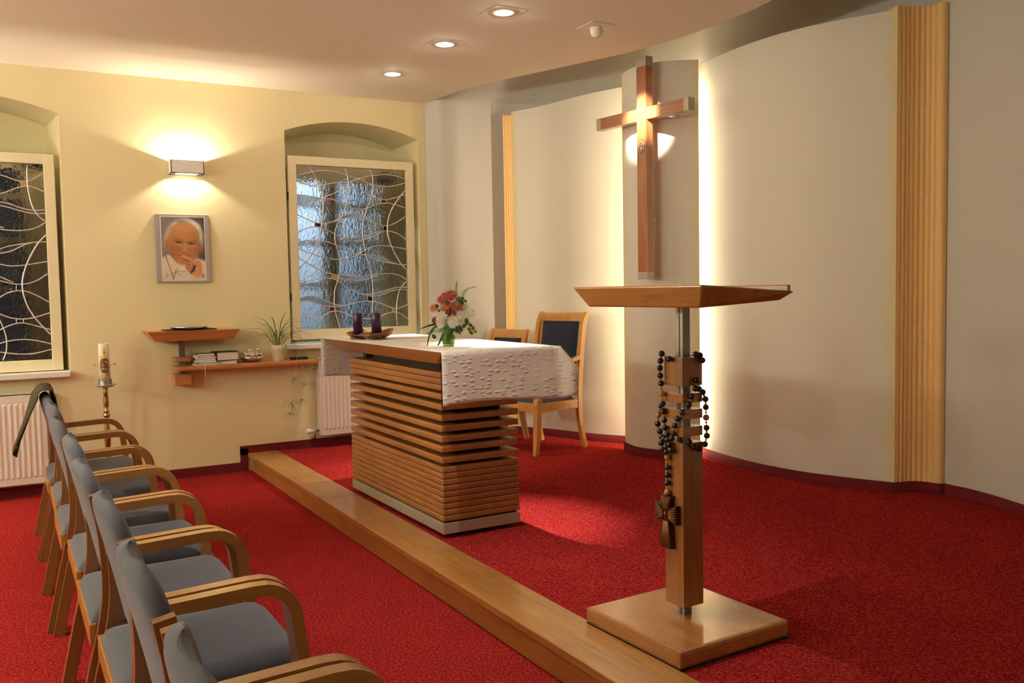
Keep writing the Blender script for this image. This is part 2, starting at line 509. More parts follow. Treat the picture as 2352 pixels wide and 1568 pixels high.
# yellow wall with two arched window niches
W1 = (-0.79, 0.465, 0.955)   # x0, x1, sill height
W2 = (2.245, 3.530, 1.085)
ZS, RISE, DEP, SPL = 2.985, 0.115, 0.47, 0.07
def arch(x0, x1, n=16):
    xm, h = (x0 + x1) / 2, (x1 - x0) / 2
    return [(x0 + (x1 - x0) * i / n, ZS + RISE * (1 - ((x0 + (x1 - x0) * i / n - xm) / h) ** 2)) for i in range(n + 1)]
w = MB()
ZT = ZC + 0.02
def quad(x0, x1, z0, z1, y=YW):
    w.face([w.v((x0, y, z0)), w.v((x1, y, z0)), w.v((x1, y, z1)), w.v((x0, y, z1))])
quad(-3.2, W1[0], 0, ZT); quad(W1[1], W2[0], 0, ZT); quad(W2[1], 3.60, 0, ZT)
for (x0, x1, zs) in (W1, W2):
    quad(x0, x1, 0, zs)
    A = arch(x0, x1)
    for (xa, za), (xb, zb) in zip(A, A[1:]):
        w.face([w.v((xa, YW, za)), w.v((xb, YW, zb)), w.v((xb, YW, ZT)), w.v((xa, YW, ZT))])
    front = [(x0, zs)] + A + [(x1, zs)]
    xm = (x0 + x1) / 2
    k = 1 - SPL / (xm - x0)
    back = [(xm + (x - xm) * k, z - (0.03 if z > zs + 0.1 else 0)) for x, z in front]
    for (p, q, r_, t_) in zip(front, front[1:], back, back[1:]):
        w.face([w.v((p[0], YW, p[1])), w.v((q[0], YW, q[1])), w.v((t_[0], YW + DEP, t_[1])), w.v((r_[0], YW + DEP, r_[1]))])
    w.face([w.v((front[0][0], YW, zs)), w.v((front[-1][0], YW, zs)), w.v((back[-1][0], YW + DEP, zs)), w.v((back[0][0], YW + DEP, zs))])
    # masonry above and around the outer window
    bx0, bx1 = back[0][0], back[-1][0]
    ztop = 2.72
    for (p, q) in zip(back[1:-1], back[2:-1]):
        w.face([w.v((p[0], YW + DEP, ztop)), w.v((q[0], YW + DEP, ztop)), w.v((q[0], YW + DEP, q[1])), w.v((p[0], YW + DEP, p[1]))])
bmesh.ops.remove_doubles(w.b, verts=w.b.verts, dist=0.0005)
struct('wall_left', w, M['yellow'], label='yellow plastered wall with two arched window niches', cat='wall')

# outer casement windows at the back of the niches, and a pale slab added for the bluish glow in the panes
def outer_window(n, x0, x1, zs, lab):
    t = thing('window_%d' % n, lab, 'window'); t['kind'] = 'structure'
    y0, y1 = YW + DEP - 0.02, YW + DEP + 0.04
    f = MB()
    xm = (x0 + x1) / 2
    f.box(x0 - 0.02, x0 + 0.09, y0, y1, zs, 2.72); f.box(x1 - 0.20, x1 + 0.02, y0, y1, zs, 2.72)
    f.box(x0, x1, y0, y1, zs, zs + 0.10); f.box(x0, x1, y0, y1, 2.60, 2.74)
    f.box(xm - 0.175, xm - 0.035, y0 - 0.02, y1, zs, 2.72)
    for z in (1.62, 2.02, 2.38): f.box(x0, x1, y0 + 0.01, y1 - 0.01, z - 0.022, z + 0.022)
    f.build('window_frame', M['winfr'], t)
    return t
outer_window(3, W1[0] + SPL, W1[1] - SPL, W1[2], 'cream outer casement window seen through the left stained glass panel')
outer_window(4, W2[0] + SPL, W2[1] - SPL, W2[2], 'cream outer casement window seen through the right stained glass panel')
struct('wall_glow_slab', MB().box(2.3, 3.75, 10.5, 10.7, -0.5, 4.2), M['slab'], label='pale slab added outside the right window, lit to glow bluish through the panes', cat='wall')

# apse wall
AP = catmull([(3.63, 7.72, 0), (4.05, 7.66, 0), (4.42, 7.60, 0), (4.80, 7.25, 0), (5.08, 6.70, 0), (5.28, 6.05, 0), (5.42, 5.35, 0), (5.48, 4.7, 0),
              (5.45, 4.15, 0), (5.37, 3.68, 0), (5.338, 3.39, 0), (5.221, 3.038, 0), (5.05, 2.6, 0), (4.75, 1.9, 0), (4.3, 1.0, 0), (3.7, 0.0, 0), (3.0, -1.2, 0), (2.4, -2.5, 0)], 6)
apl = [(3.60, 7.93), (3.63, 7.72)] + [(p.x, p.y) for p in AP[1:]]
w = MB()
lo = [w.v((x, y, 0)) for x, y in apl]; hi = [w.v((x, y, 3.95)) for x, y in apl]
for i in range(len(apl) - 1): w.face([lo[i], lo[i + 1], hi[i + 1], hi[i]], i > 0)
for e in w.b.edges: e.smooth = True
struct('wall_altar', w, M['grey'], label='warm grey curved wall behind the altar panels', cat='wall')
struct('wall_back', MB().box(-3.3, -3.2, -2.6, 8.0, 0, ZC), M['yellow'], label='wall behind the rows of chairs', cat='wall')
struct('wall_right', MB().box(-3.2, 3.2, -2.7, -2.6, 0, ZC), M['yellow'], label='wall behind the viewer', cat='wall')

# ceilings
EDGE = catmull([(3.60, 7.95, 0), (3.625, 7.71, 0), (3.71, 7.08, 0), (4.01, 6.21, 0), (4.245, 5.55, 0), (4.335, 5.05, 0), (4.345, 4.65, 0),
                (4.32, 4.25, 0), (4.2, 3.7, 0), (4.0, 3.0, 0), (3.6, 2.0, 0), (3.0, 0.8, 0), (2.2, -0.8, 0), (1.4, -2.6, 0)], 6)
c = MB()
c.prism([(-3.3, 7.95)] + [(-3.3, -2.6)] + [(p.x, p.y) for p in reversed(EDGE)], ZC, ZC + 0.06)
struct('ceiling', c, M['ceil'], label='smooth white suspended ceiling with a curved edge', cat='ceiling')
struct('ceiling_apse', MB().box(1.2, 5.9, -2.7, 8.1, 3.90, 3.95), M['ceil'], label='higher ceiling above the curved wall', cat='ceiling')

# free-standing curved panels in front of the apse wall
def panel(name, pts, thick, tops, mat, label, edge_a=0.0, edge_b=0.0):
    """pts: front face in plan, travelling so the room is on the left; tops: heights at both ends; edge_*: painted border width"""
    L = [0.0]
    for a, b in zip(pts, pts[1:]): L.append(L[-1] + hypot(b[0] - a[0], b[1] - a[1]))
    tot = L[-1]
    back = offset_line(pts, -thick)
    m = MB().use(mat)
    zt = [tops[0] + (tops[1] - tops[0]) * l / tot for l in L]
    fl = [m.v((x, y, ZP)) for x, y in pts]; fh = [m.v((x, y, z)) for (x, y), z in zip(pts, zt)]
    bl = [m.v((x, y, ZP)) for x, y in back]; bh = [m.v((x, y, z)) for (x, y), z in zip(back, zt)]
    n = len(pts)
    for i in range(n - 1):
        m.face([fl[i], fl[i + 1], fh[i + 1], fh[i]], True)
        m.face([bl[i + 1], bl[i], bh[i], bh[i + 1]], True)
        m.face([fh[i], fh[i + 1], bh[i + 1], bh[i]])
        m.face([fl[i + 1], fl[i], bl[i], bl[i + 1]])
    m.face([fl[0], fh[0], bh[0], bl[0]]); m.face([fl[-1], bl[-1], bh[-1], fh[-1]])
    bmesh.ops.recalc_face_normals(m.b, faces=m.b.faces)
    for e in m.b.edges:
        if len(e.link_faces) == 2 and e.calc_face_angle() > 0.6: e.smooth = False
    if mat == M['panel']:
        lay = m.b.loops.layers.color.new('paint')
        val = {}
        for i in range(n):
            q = 0.0
            if edge_a: q = max(q, 1 - L[i] / edge_a)
            if edge_b: q = max(q, 1 - (tot - L[i]) / edge_b)
            for v in (fl[i], fh[i], bl[i], bh[i]): val[v] = max(0, min(1, q))
        for f in m.b.faces:
            for lp in f.loops: lp[lay] = (val[lp.vert],) * 3 + (1,)
    o = m.build(name, None, fix=False)
    tag(o, label, 'wall panel', kind='structure')
    sk = MB()
    f2 = offset_line(pts, 0.014)
    m2 = sk
    a = [m2.v((x, y, ZP)) for x, y in pts]; b = [m2.v((x, y, ZP + 0.068)) for x, y in pts]
    c_ = [m2.v((x, y, ZP)) for x, y in f2]; d = [m2.v((x, y, ZP + 0.068)) for x, y in f2]
    for i in range(n - 1):
        m2.face([c_[i], c_[i + 1], d[i + 1], d[i]], True)
        m2.face([d[i], d[i + 1], b[i + 1], b[i]])
        m2.face([b[i], b[i + 1], a[i + 1], a[i]])
    m2.face([a[0], c_[0], d[0], b[0]]); m2.face([a[-1], b[-1], d[-1], c_[-1]])
    for e in m2.b.edges:
        if len(e.link_faces) == 2 and e.calc_face_angle() > 0.6: e.smooth = False
    return f2, o, sk
def xy(pts, n=6): return [(p.x, p.y) for p in catmull([(a, b, 0) for a, b in pts], n)]

# travelling towards +Y keeps the room (-X) on the left
LP = xy([(4.95, 5.99), (4.88, 6.24), (4.81, 6.40), (4.70, 6.60), (4.60, 6.82), (4.475, 7.19), (4.31, 7.47)])
RP = xy([(5.12, 3.85), (5.00, 4.13), (4.905, 4.42), (4.868, 4.75), (4.885, 5.04), (4.94, 5.39), (4.995, 5.57), (5.09, 5.72), (5.22, 5.86)])
PL = xy([(4.875, 5.475), (4.74, 5.565), (4.645, 5.66), (4.585, 5.78), (4.565, 5.93), (4.620, 6.14)])
_, o1, s1 = panel('wall_panel_left', LP, 0.07, (3.325, 3.235), M['panel'], 'tall curved cream wall panel left of the wooden cross', 0, 0.13)
s1.build('baseboard_panel_left', M['skirt']); bpy.data.objects['baseboard_panel_left']['kind'] = 'structure'
_, o2, s2 = panel('wall_panel_right', RP, 0.07, (3.310, 3.335), M['panel'], 'tall curved cream wall panel right of the cross, bright along its left edge', 0.16, 0)
s2.build('baseboard_panel_right', M['skirt']); bpy.data.objects['baseboard_panel_right']['kind'] = 'structure'
_, o3, s3 = panel('wall_panel_centre', PL, 0.07, (3.335, 3.335), M['panel'], 'bulging cream wall panel that carries the wooden cross', 0.14, 0.14)
s3.build('baseboard_panel_centre', M['skirt']); bpy.data.objects['baseboard_panel_centre']['kind'] = 'structure'

# fluted ochre strips at the outer ends of the side panels
def fluted(name, pts, ngroove, ztop, lab, depth=0.011):
    P = [Vector((a, b, 0)) for a, b in xy(pts, 24)]
    L = [0.0]
    for a, b in zip(P, P[1:]): L.append(L[-1] + (b - a).length)
    tot = L[-1]
    out = []
    for i, p in enumerate(P):
        a, b = P[max(0, i - 1)], P[min(len(P) - 1, i + 1)]
        t = (b - a).normalized(); nrm = Vector((-t.y, t.x, 0))
        u = L[i] / tot
        d = 0.0
        if 0.18 < u < 0.93: d = -depth * (1 - abs(cos((u - 0.18) / 0.75 * ngroove * pi))**0.6)
        q = p + nrm * d
        out.append((q.x, q.y))
    m = MB()
    a_ = [m.v((x, y, ZP)) for x, y in out]; b_ = [m.v((x, y, ztop)) for x, y in out]
    bk = offset_line([(p.x, p.y) for p in P], -0.09)
    c_ = [m.v((x, y, ZP)) for x, y in bk]; d_ = [m.v((x, y, ztop)) for x, y in bk]
    for i in range(len(out) - 1):
        m.face([a_[i], a_[i + 1], b_[i + 1], b_[i]]); m.face([b_[i], b_[i + 1], d_[i + 1], d_[i]]); m.face([c_[i + 1], c_[i], d_[i], d_[i + 1]])
    m.face([a_[0], b_[0], d_[0], c_[0]]); m.face([a_[-1], c_[-1], d_[-1], b_[-1]])
    o = m.build(name, M['orange'])
    tag(o, lab, 'wall trim', kind='structure')
    s = MB()
    f2 = offset_line([(p.x, p.y) for p in P], 0.012)
    A = [s.v((x, y, ZP)) for x, y in f2]; B = [s.v((x, y, ZP + 0.068)) for x, y in f2]; C_ = [s.v((p.x, p.y, ZP + 0.068)) for p in P]
    for i in range(len(f2) - 1): s.face([A[i], A[i + 1], B[i + 1], B[i]], True); s.face([B[i], B[i + 1], C_[i + 1], C_[i]])
    so = s.build('baseboard_' + name.replace('trim_', 'strip_'), M['skirt']); so['kind'] = 'structure'
fluted('trim_2', [(5.36, 3.655), (5.325, 3.672), (5.300, 3.762), (5.245, 3.815), (5.165, 3.838), (5.12, 3.852)], 8, 3.335, 'ochre fluted strip at the right end of the curved wall panels')
fluted('trim_3', [(4.312, 7.472), (4.29, 7.482), (4.262, 7.497), (4.238, 7.512)], 3, 3.205, 'narrow ochre fluted strip at the left end of the curved wall panels', 0.005)

# skirtings of the flat walls
s = MB()
s.box(-3.2, XS, YW - 0.014, YW + 0.002, 0, 0.078)
s.box(1.765, 3.6, YW - 0.014, YW + 0.002, ZP - 0.01, 0.220); s.box(1.765, XS, YW - 0.014, YW + 0.002, 0.0779, 0.20)
struct('baseboard_left', s, M['skirt'], label='dark red carpet skirting that steps up along the yellow wall', cat='skirting')
s = MB()
ring = offset_line(apl[1:], -0.0)
f2 = offset_line(apl[1:], -0.014)
A = [s.v((x, y, ZP)) for x, y in f2]; B = [s.v((x, y, ZP + 0.068)) for x, y in f2]; C_ = [s.v((x, y, ZP + 0.068)) for x, y in apl[1:]]
for i in range(len(f2) - 1): s.face([A[i], A[i + 1], B[i + 1], B[i]], True); s.face([B[i], B[i + 1], C_[i + 1], C_[i]])
struct('baseboard_altar', s, M['skirt'], label='dark red skirting of the curved wall', cat='skirting')

# two upright light tubes hidden between the panels
def tube_light(x, y, lab, e):
    t = thing('fluorescent_light', lab, 'lamp', (x, y, ZP), group='tubes behind the centre panel')
    MB().lathe([(0.013, 0.10), (0.013, 3.0)], seg=12).build('tube', emit('tube_glow', TUBE, e), t)
    MB().box(-0.03, 0.03, -0.03, 0.03, 0.0, 0.10).build('socket', M['white'], t); MB().box(-0.03, 0.03, -0.03, 0.03, 3.0, 3.06).build('socket', M['white'], t)
tube_light(4.735, 5.965, 'upright light tube hidden behind the left edge of the centre panel', 13)
tube_light(4.925, 5.69, 'upright light tube hidden behind the right edge of the centre panel', 60)

# ================================================================== WINDOWS with stained glass
H = {'h1': [(145, 205), (270, 170), (360, 158), (450, 163), (530, 185), (620, 215), (680, 238), (745, 258), (830, 268), (920, 258), (1003, 235)],
 'h2': [(145, 245), (200, 265), (270, 280), (330, 278), (390, 262), (450, 250), (540, 243), (620, 215), (680, 197), (740, 185), (820, 175), (900, 177), (1003, 200)],
 'h3': [(145, 432), (220, 430), (290, 405), (340, 378), (410, 345), (480, 312), (540, 295), (600, 290), (660, 308), (730, 345), (800, 370), (850, 372), (920, 352), (1003, 325)],
 'h4': [(145, 355), (220, 360), (340, 378), (400, 380), (460, 398), (520, 428), (580, 450), (640, 455), (700, 440), (760, 412), (830, 398), (910, 405), (1003, 432)],
 'h5': [(145, 512), (200, 540), (270, 570), (330, 578), (375, 575), (430, 555), (490, 515), (550, 495), (610, 493), (660, 505), (710, 535), (760, 565), (820, 578), (870, 573), (930, 545), (1003, 500)],
 'h6': [(145, 658), (200, 628), (260, 610), (320, 610), (370, 630), (430, 660), (490, 685), (550, 688), (640, 668), (720, 645), (800, 622), (870, 620), (940, 640), (1003, 680)],
 'h5b': [(430, 558), (470, 545), (540, 525), (620, 525), (700, 538)],
 'h6b': [(480, 690), (550, 708), (620, 705), (700, 680), (800, 630)],
 'h7': [(145, 738), (210, 720), (290, 716), (360, 725), (430, 745), (500, 778), (560, 800), (620, 810), (700, 813), (790, 828), (860, 860), (930, 880), (1003, 880)],
 'h7b': [(660, 815), (720, 840), (780, 860), (860, 872), (930, 880)],
 'h8': [(145, 790), (220, 815), (300, 840), (380, 858), (460, 862), (540, 845), (610, 812), (680, 768), (740, 745), (800, 735), (880, 740), (1003, 757)],
 'h9': [(145, 860), (210, 900), (290, 945), (370, 975), (450, 990), (540, 990), (640, 985), (730, 970), (800, 960), (870, 957), (940, 968), (1003, 1000)],
 'h9b': [(450, 1005), (540, 1020), (620, 1022), (700, 1000), (760, 975)],
 'h10': [(145, 1095), (200, 1055), (260, 1030), (330, 1015), (400, 1020), (450, 1040), (510, 1085), (570, 1112), (640, 1130), (710, 1125), (790, 1105), (860, 1080), (930, 1062), (1003, 1060)],
 'h10b': [(640, 1135), (710, 1145), (790, 1130), (860, 1100), (930, 1080), (1003, 1080)],
 'h11': [(145, 1190), (200, 1168), (250, 1165), (310, 1185), (370, 1210), (440, 1228), (500, 1225), (570, 1205), (640, 1190), (710, 1185), (780, 1200), (850, 1225), (920, 1232), (1003, 1195)],
 'h11b': [(145, 1213), (220, 1208), (290, 1228), (360, 1243), (430, 1243), (500, 1228)],
 'h12': [(145, 1325), (200, 1340), (270, 1340), (330, 1315), (380, 1285), (440, 1278), (500, 1295), (560, 1318), (640, 1328), (710, 1322), (780, 1300), (850, 1270), (920, 1265), (1003, 1310)],
 'v1': [(240, 128), (285, 200), (320, 290), (340, 370), (342, 460), (335, 540), (325, 620), (300, 710), (270, 790), (220, 870), (145, 950)],
 'v2': [(520, 132), (540, 200), (543, 280), (530, 380), (500, 490), (460, 560), (430, 640), (430, 730), (455, 820), (465, 900), (455, 980), (440, 1030), (415, 1110), (408, 1200), (415, 1290), (430, 1350), (448, 1412)],
 'v3': [(715, 138), (738, 200), (740, 290), (715, 380), (680, 460), (655, 540), (645, 640), (655, 740), (670, 830), (700, 920), (712, 1000), (718, 1100), (712, 1200), (705, 1300), (698, 1385)],
 'v4': [(1003, 295), (960, 345), (910, 410), (870, 490), (850, 580), (855, 660), (880, 740), (920, 820), (960, 880), (1003, 925)],
 'v5': [(1003, 1008), (960, 1050), (930, 1110), (912, 1200), (908, 1290), (912, 1368)]}
SQ = [(385, 368, 44, 24, 'gred'), (825, 384, 42, 28, 'gdark'), (300, 590, 44, 32, 'gblue'), (832, 599, 36, 40, 'gblue'), (655, 215, 46, 24, 'gyel'),
      (418, 1005, 44, 34, 'gyel'), (390, 1263, 40, 36, 'gred'), (692, 1165, 42, 34, 'gdark'), (890, 1248, 36, 28, 'gyel'), (648, 797, 30, 20, 'gdark')]
def uv(p):
    u = (p[0] - 145) / 860.0
    top = 118 + 20 * u; bot = 1443 - 78 * u
    return u, 1 - (p[1] - top) / (bot - top)

def stained_window(n, x0, x1, z0, z1, label, flip):
    t = thing('window_%d' % n, label, 'window', ((x0 + x1) / 2, YW + 0.045, z0)); t['kind'] = 'structure'
    W, Hh = x1 - x0, z1 - z0
    a, b = -W / 2, W / 2
    fw, fb = 0.078, 0.088
    f = MB()
    y0, y1 = -0.03, 0.025
    f.box(a, a + fw, y0, y1, 0, Hh, bev=0.006); f.box(b - fw, b, y0, y1, 0, Hh, bev=0.006)
    f.box(a + fw - .004, b - fw + .004, y0 + .001, y1 - .001, 0, fb, bev=0.006); f.box(a + fw - .004, b - fw + .004, y0 + .001, y1 - .001, Hh - fw, Hh, bev=0.006)
    f.build('window_frame', M['winfr'], t)
    gx0, gx1, gz0, gz1 = a + fw, b - fw, fb, Hh - fw
    MB().box(gx0 - .004, gx1 + .004, -0.003, 0.003, gz0 - .004, gz1 + .004).build('glass', M['glass'], t)
    def at(p, y):
        u, v = uv(p)
        if flip: u, v = u, 1 - v
        u = min(1, max(0, u)); v = min(1, max(0, v))
        return (gx0 + (gx1 - gx0) * u, y, gz0 + (gz1 - gz0) * v)
    l = MB()
    for k, pts in H.items():
        P = catmull([at(p, -0.005) for p in pts], 5)
        l.tube(P, 0.0050 if k != 'v4' else 0.0062, seg=6)
    for (cx, cy, w_, h_, _) in SQ:
        for sx in (-1, 1): l.tube([at((cx + sx * w_ / 2, cy - h_ / 2), -0.006), at((cx + sx * w_ / 2, cy + h_ / 2), -0.006)], 0.003, seg=5)
    l.build('lead_lines', M['lead'], t)
    for (cx, cy, w_, h_, mm) in SQ:
        s_ = MB()
        c4 = [at((cx - w_ / 2, cy + h_ / 2), 0), at((cx + w_ / 2, cy + h_ / 2), 0), at((cx + w_ / 2, cy - h_ / 2), 0), at((cx - w_ / 2, cy - h_ / 2), 0)]
        xs = [p[0] for p in c4]; zs_ = [p[2] for p in c4]
        s_.box(min(xs), max(xs), -0.006, -0.0035, min(zs_), max(zs_))
        s_.build('coloured_glass', M[mm], t)
    def lens(k1, k2, ua, ub):
        A = [uv(p) for p in H[k1]]; B = [uv(p) for p in H[k2]]
        def ev(L_, u):
            for (u0, v0), (u1, v1) in zip(L_, L_[1:]):
                if u0 <= u <= u1: return v0 + (v1 - v0) * (u - u0) / (u1 - u0 + 1e-9)
            return L_[0][1] if u < L_[0][0] else L_[-1][1]
        g = MB(); n_ = 14; top = []; bot = []
        for i in range(n_ + 1):
            u = ua + (ub - ua) * i / n_
            va, vb = ev(A, u), ev(B, u)
            if flip: va, vb = 1 - va, 1 - vb
            va, vb = max(va, vb), min(va, vb)
            x = gx0 + (gx1 - gx0) * u
            top.append(g.v((x, -0.0055, gz0 + (gz1 - gz0) * va))); bot.append(g.v((x, -0.0055, gz0 + (gz1 - gz0) * vb)))
        for i in range(n_): g.face([bot[i], bot[i + 1], top[i + 1], top[i]])
        o = g.build('textured_glass', M['seed'], t)
        sm = o.modifiers.new('thick', 'SOLIDIFY'); sm.thickness = 0.002
    U = lambda x: (x - 145) / 860.0
    lens('h5', 'h5b', U(432), U(698)); lens('h6', 'h6b', U(485), U(795)); lens('h9', 'h9b', U(455), U(755))
    lens('h10', 'h10b', U(645), U(1000)); lens('h11', 'h11b', U(148), U(495)); lens('h7', 'h7b', U(665), U(925)); lens('h3', 'h4', U(147), U(338))
    hg = MB()
    for z in (0.35, 1.25): hg.tube([(a - 0.006, -0.028, z), (a - 0.006, -0.028, z + 0.07)], 0.006, seg=8)
    hg.build('hinge', M['black'], t)
    return t
stained_window(1, -0.745, 0.418, 0.972, 2.668, 'stained glass window at the far left, cut off by the picture edge', True)
stained_window(2, 2.270, 3.480, 1.128, 2.772, 'stained glass window nearest the altar, with wavy silver leading', False)

def sill(n, x0, x1, z):
    m = MB().box(x0, x1, YW - 0.115, YW + 0.10, z - 0.042, z, bev=0.006)
    o = m.build('trim_%d' % n, M['sill'])
    return o
tag(sill(4, -0.85, 0.457, 0.966), 'white window sill under the far left window', 'window sill', kind='structure')
tag(sill(5, 2.21, 3.58, 1.092), 'white window sill behind the altar under the right window', 'window sill', kind='structure')

# ================================================================== RADIATORS
def radiator(label, x0, x1, z0, z1, y=7.78, valve_left=False, pipe_z=None):
    t = thing('radiator', label, 'radiator', (x0, y, z0), group='white panel radiators under the windows')
    W, Hh = x1 - x0, z1 - z0
    m = MB()
    m.box(0, W, 0.0, 0.008, 0, Hh, bev=0.003)
    nb = int(W / 0.040)
    for i in range(nb):
        xc = 0.05 + i * (W - 0.1) / (nb - 1)
        m.frustum([(xc - 0.013, 0.004, 0.045), (xc + 0.013, 0.004, 0.045), (xc + 0.013, 0.004, 0.046), (xc - 0.013, 0.004, 0.046)],
                  [(xc - 0.013, 0.004, 0.047), (xc + 0.013, 0.004, 0.047), (xc + 0.013, 0.004, 0.048), (xc - 0.013, 0.004, 0.048)]) if False else None
        # raised vertical rib
        b0, b1 = 0.050, Hh - 0.075
        r = [(xc - 0.012, 0.0, b0), (xc + 0.012, 0.0, b0), (xc + 0.012, 0.0, b1), (xc - 0.012, 0.0, b1)]
        f_ = [(xc - 0.006, -0.007, b0 + 0.012), (xc + 0.006, -0.007, b0 + 0.012), (xc + 0.006, -0.007, b1 - 0.012), (xc - 0.006, -0.007, b1 - 0.012)]
        A = [m.v(p) for p in r]; B = [m.v(p) for p in f_]
        m.face(B)
        for k in range(4): m.face([A[k], A[(k + 1) % 4], B[(k + 1) % 4], B[k]])
    m.build('front_panel', M['rad'], t)
    m = MB(); m.box(0.004, W - 0.004, 0.075, 0.083, 0, Hh - 0.005); m.box(0, 0.003, 0.004, 0.083, 0.01, Hh); m.box(W - 0.003, W, 0.004, 0.083, 0.01, Hh)
    m.build('casing', M['rad'], t)
    g = MB()
    g.box(0, W, 0.0, 0.006, Hh - 0.01, Hh + 0.004); g.box(0, W, 0.078, 0.084, Hh - 0.01, Hh + 0.004)
    n = int(W / 0.02)
    for i in range(n + 1): g.box(W * i / n - 0.002, W * i / n + 0.002, 0.006, 0.078, Hh - 0.008, Hh + 0.002)
    g.build('top_grille', M['rad'], t)
    MB().box(0.08, 0.11, 0.084, YW - y - 0.001, Hh * 0.3, Hh * 0.8).build('wall_bracket', M['rad'], t); MB().box(W - 0.11, W - 0.08, 0.084, YW - y - 0.001, Hh * 0.3, Hh * 0.8).build('wall_bracket', M['rad'], t)
    if valve_left:
        v = MB(); v.lathe([(0.020, -0.05), (0.024, -0.045), (0.024, -0.01), (0.012, -0.005), (0.012, 0.02)], c=(0, 0, 0), seg=14)
        vo = v.build('valve_knob', M['white'], t, loc=(-0.07, 0.04, 0.045)); vo.rotation_euler = (0, radians(90), 0)
        p = MB(); p.tube([(-0.075, 0.04, 0.045), (0.0, 0.04, 0.045)], 0.009); p.tube([(-0.04, 0.04, 0.045), (-0.04, 0.04, -0.02), (-0.04, 0.128, -0.03)], 0.009)
        p.build('pipe', M['steel'], t)
    else:
        p = MB(); p.tube([(W, 0.04, Hh - 0.06), (W + 0.012, 0.04, Hh - 0.06)], 0.008, seg=8); p.build('plug', M['steel'], t)
    return t
radiator('white radiator at the far left under the window, behind the first chair', -0.80, 0.275, 0.112, 0.815)
radiator('white radiator behind the altar, under the right window', 2.452, 3.45, 0.262, 0.955, valve_left=True)

# ================================================================== SCONCE, PORTRAIT
def sconce(loc, label, e=1.0):
    t = thing('wall_lamp', label, 'wall lamp', loc, group=None)
    m = MB()
    w_, h_, d_ = 0.262, 0.108, 0.125
    th = 0.006
    m.box(-w_ / 2, w_ / 2, -d_, -d_ + th, 0, h_); m.box(-w_ / 2, -w_ / 2 + th, -d_, 0, 0, h_); m.box(w_ / 2 - th, w_ / 2, -d_, 0, 0, h_)
    m.box(-w_ / 2, w_ / 2, -0.006, 0, 0.02, h_ - 0.02)
    # narrow slot plate below
    m.box(-w_ / 2, w_ / 2, -d_, -d_ + 0.030, 0.0, 0.004); m.box(-w_ / 2, w_ / 2, -0.030, -0.002, 0.0, 0.004)
    m.box(-w_ / 2, -w_ / 2 + 0.045, -d_, 0, 0.0, 0.004); m.box(w_ / 2 - 0.045, w_ / 2, -d_, 0, 0.0, 0.004)
    m.build('lamp_body', M['white'], t)
    b = MB(); b.tube([(-0.045, -0.062, 0.055), (0.045, -0.062, 0.055)], 0.007, seg=10); b.build('bulb', M['sbulb'], t)
    lamp('sconce_light', 'POINT', (0.0, -0.062, 0.058), 42 * e, (1.0, 0.88, 0.70), parent=t, shadow_soft_size=0.012)
    return t
sconce((1.395, YW, 2.553), 'white box wall lamp, lit, above the framed portrait', 1.0)
sconce((-1.55, YW, 2.553), 'white box wall lamp left of the far left window, out of view', 2.6)
def globe(loc, label, e):  # unseen globe added on the back wall as ambient fill for the room
    t = thing('fill_globe', label, 'wall lamp', loc)
    m = MB(); m.lathe([(0.0, -0.10), (0.05, -0.10), (0.06, -0.085), (0.03, -0.07), (0.0, -0.07)], seg=24, caps=False); m.build('fill_base', M['white'], t)
    m = MB(); m.tube([(-0.13, 0, -0.085), (0, 0, -0.085)], 0.012); m.build('bracket', M['white'], t)
    m = MB(); m.ball((0, 0, 0.02), 0.11, 24, 16); m.build('fill_ball', M['opal'], t)
for (y_, lb_) in ((7.1, 'added fill light globe on the back wall nearest the windows, out of view'), (5.5, 'second added fill light globe from the windows on the back wall, out of view'),
                  (4.0, 'added fill light globe in the middle of the back wall, out of view'), (2.5, 'added fill light globe on the back wall beside the viewer, out of view')):
    globe((-3.05, y_, 2.15), lb_, 0)

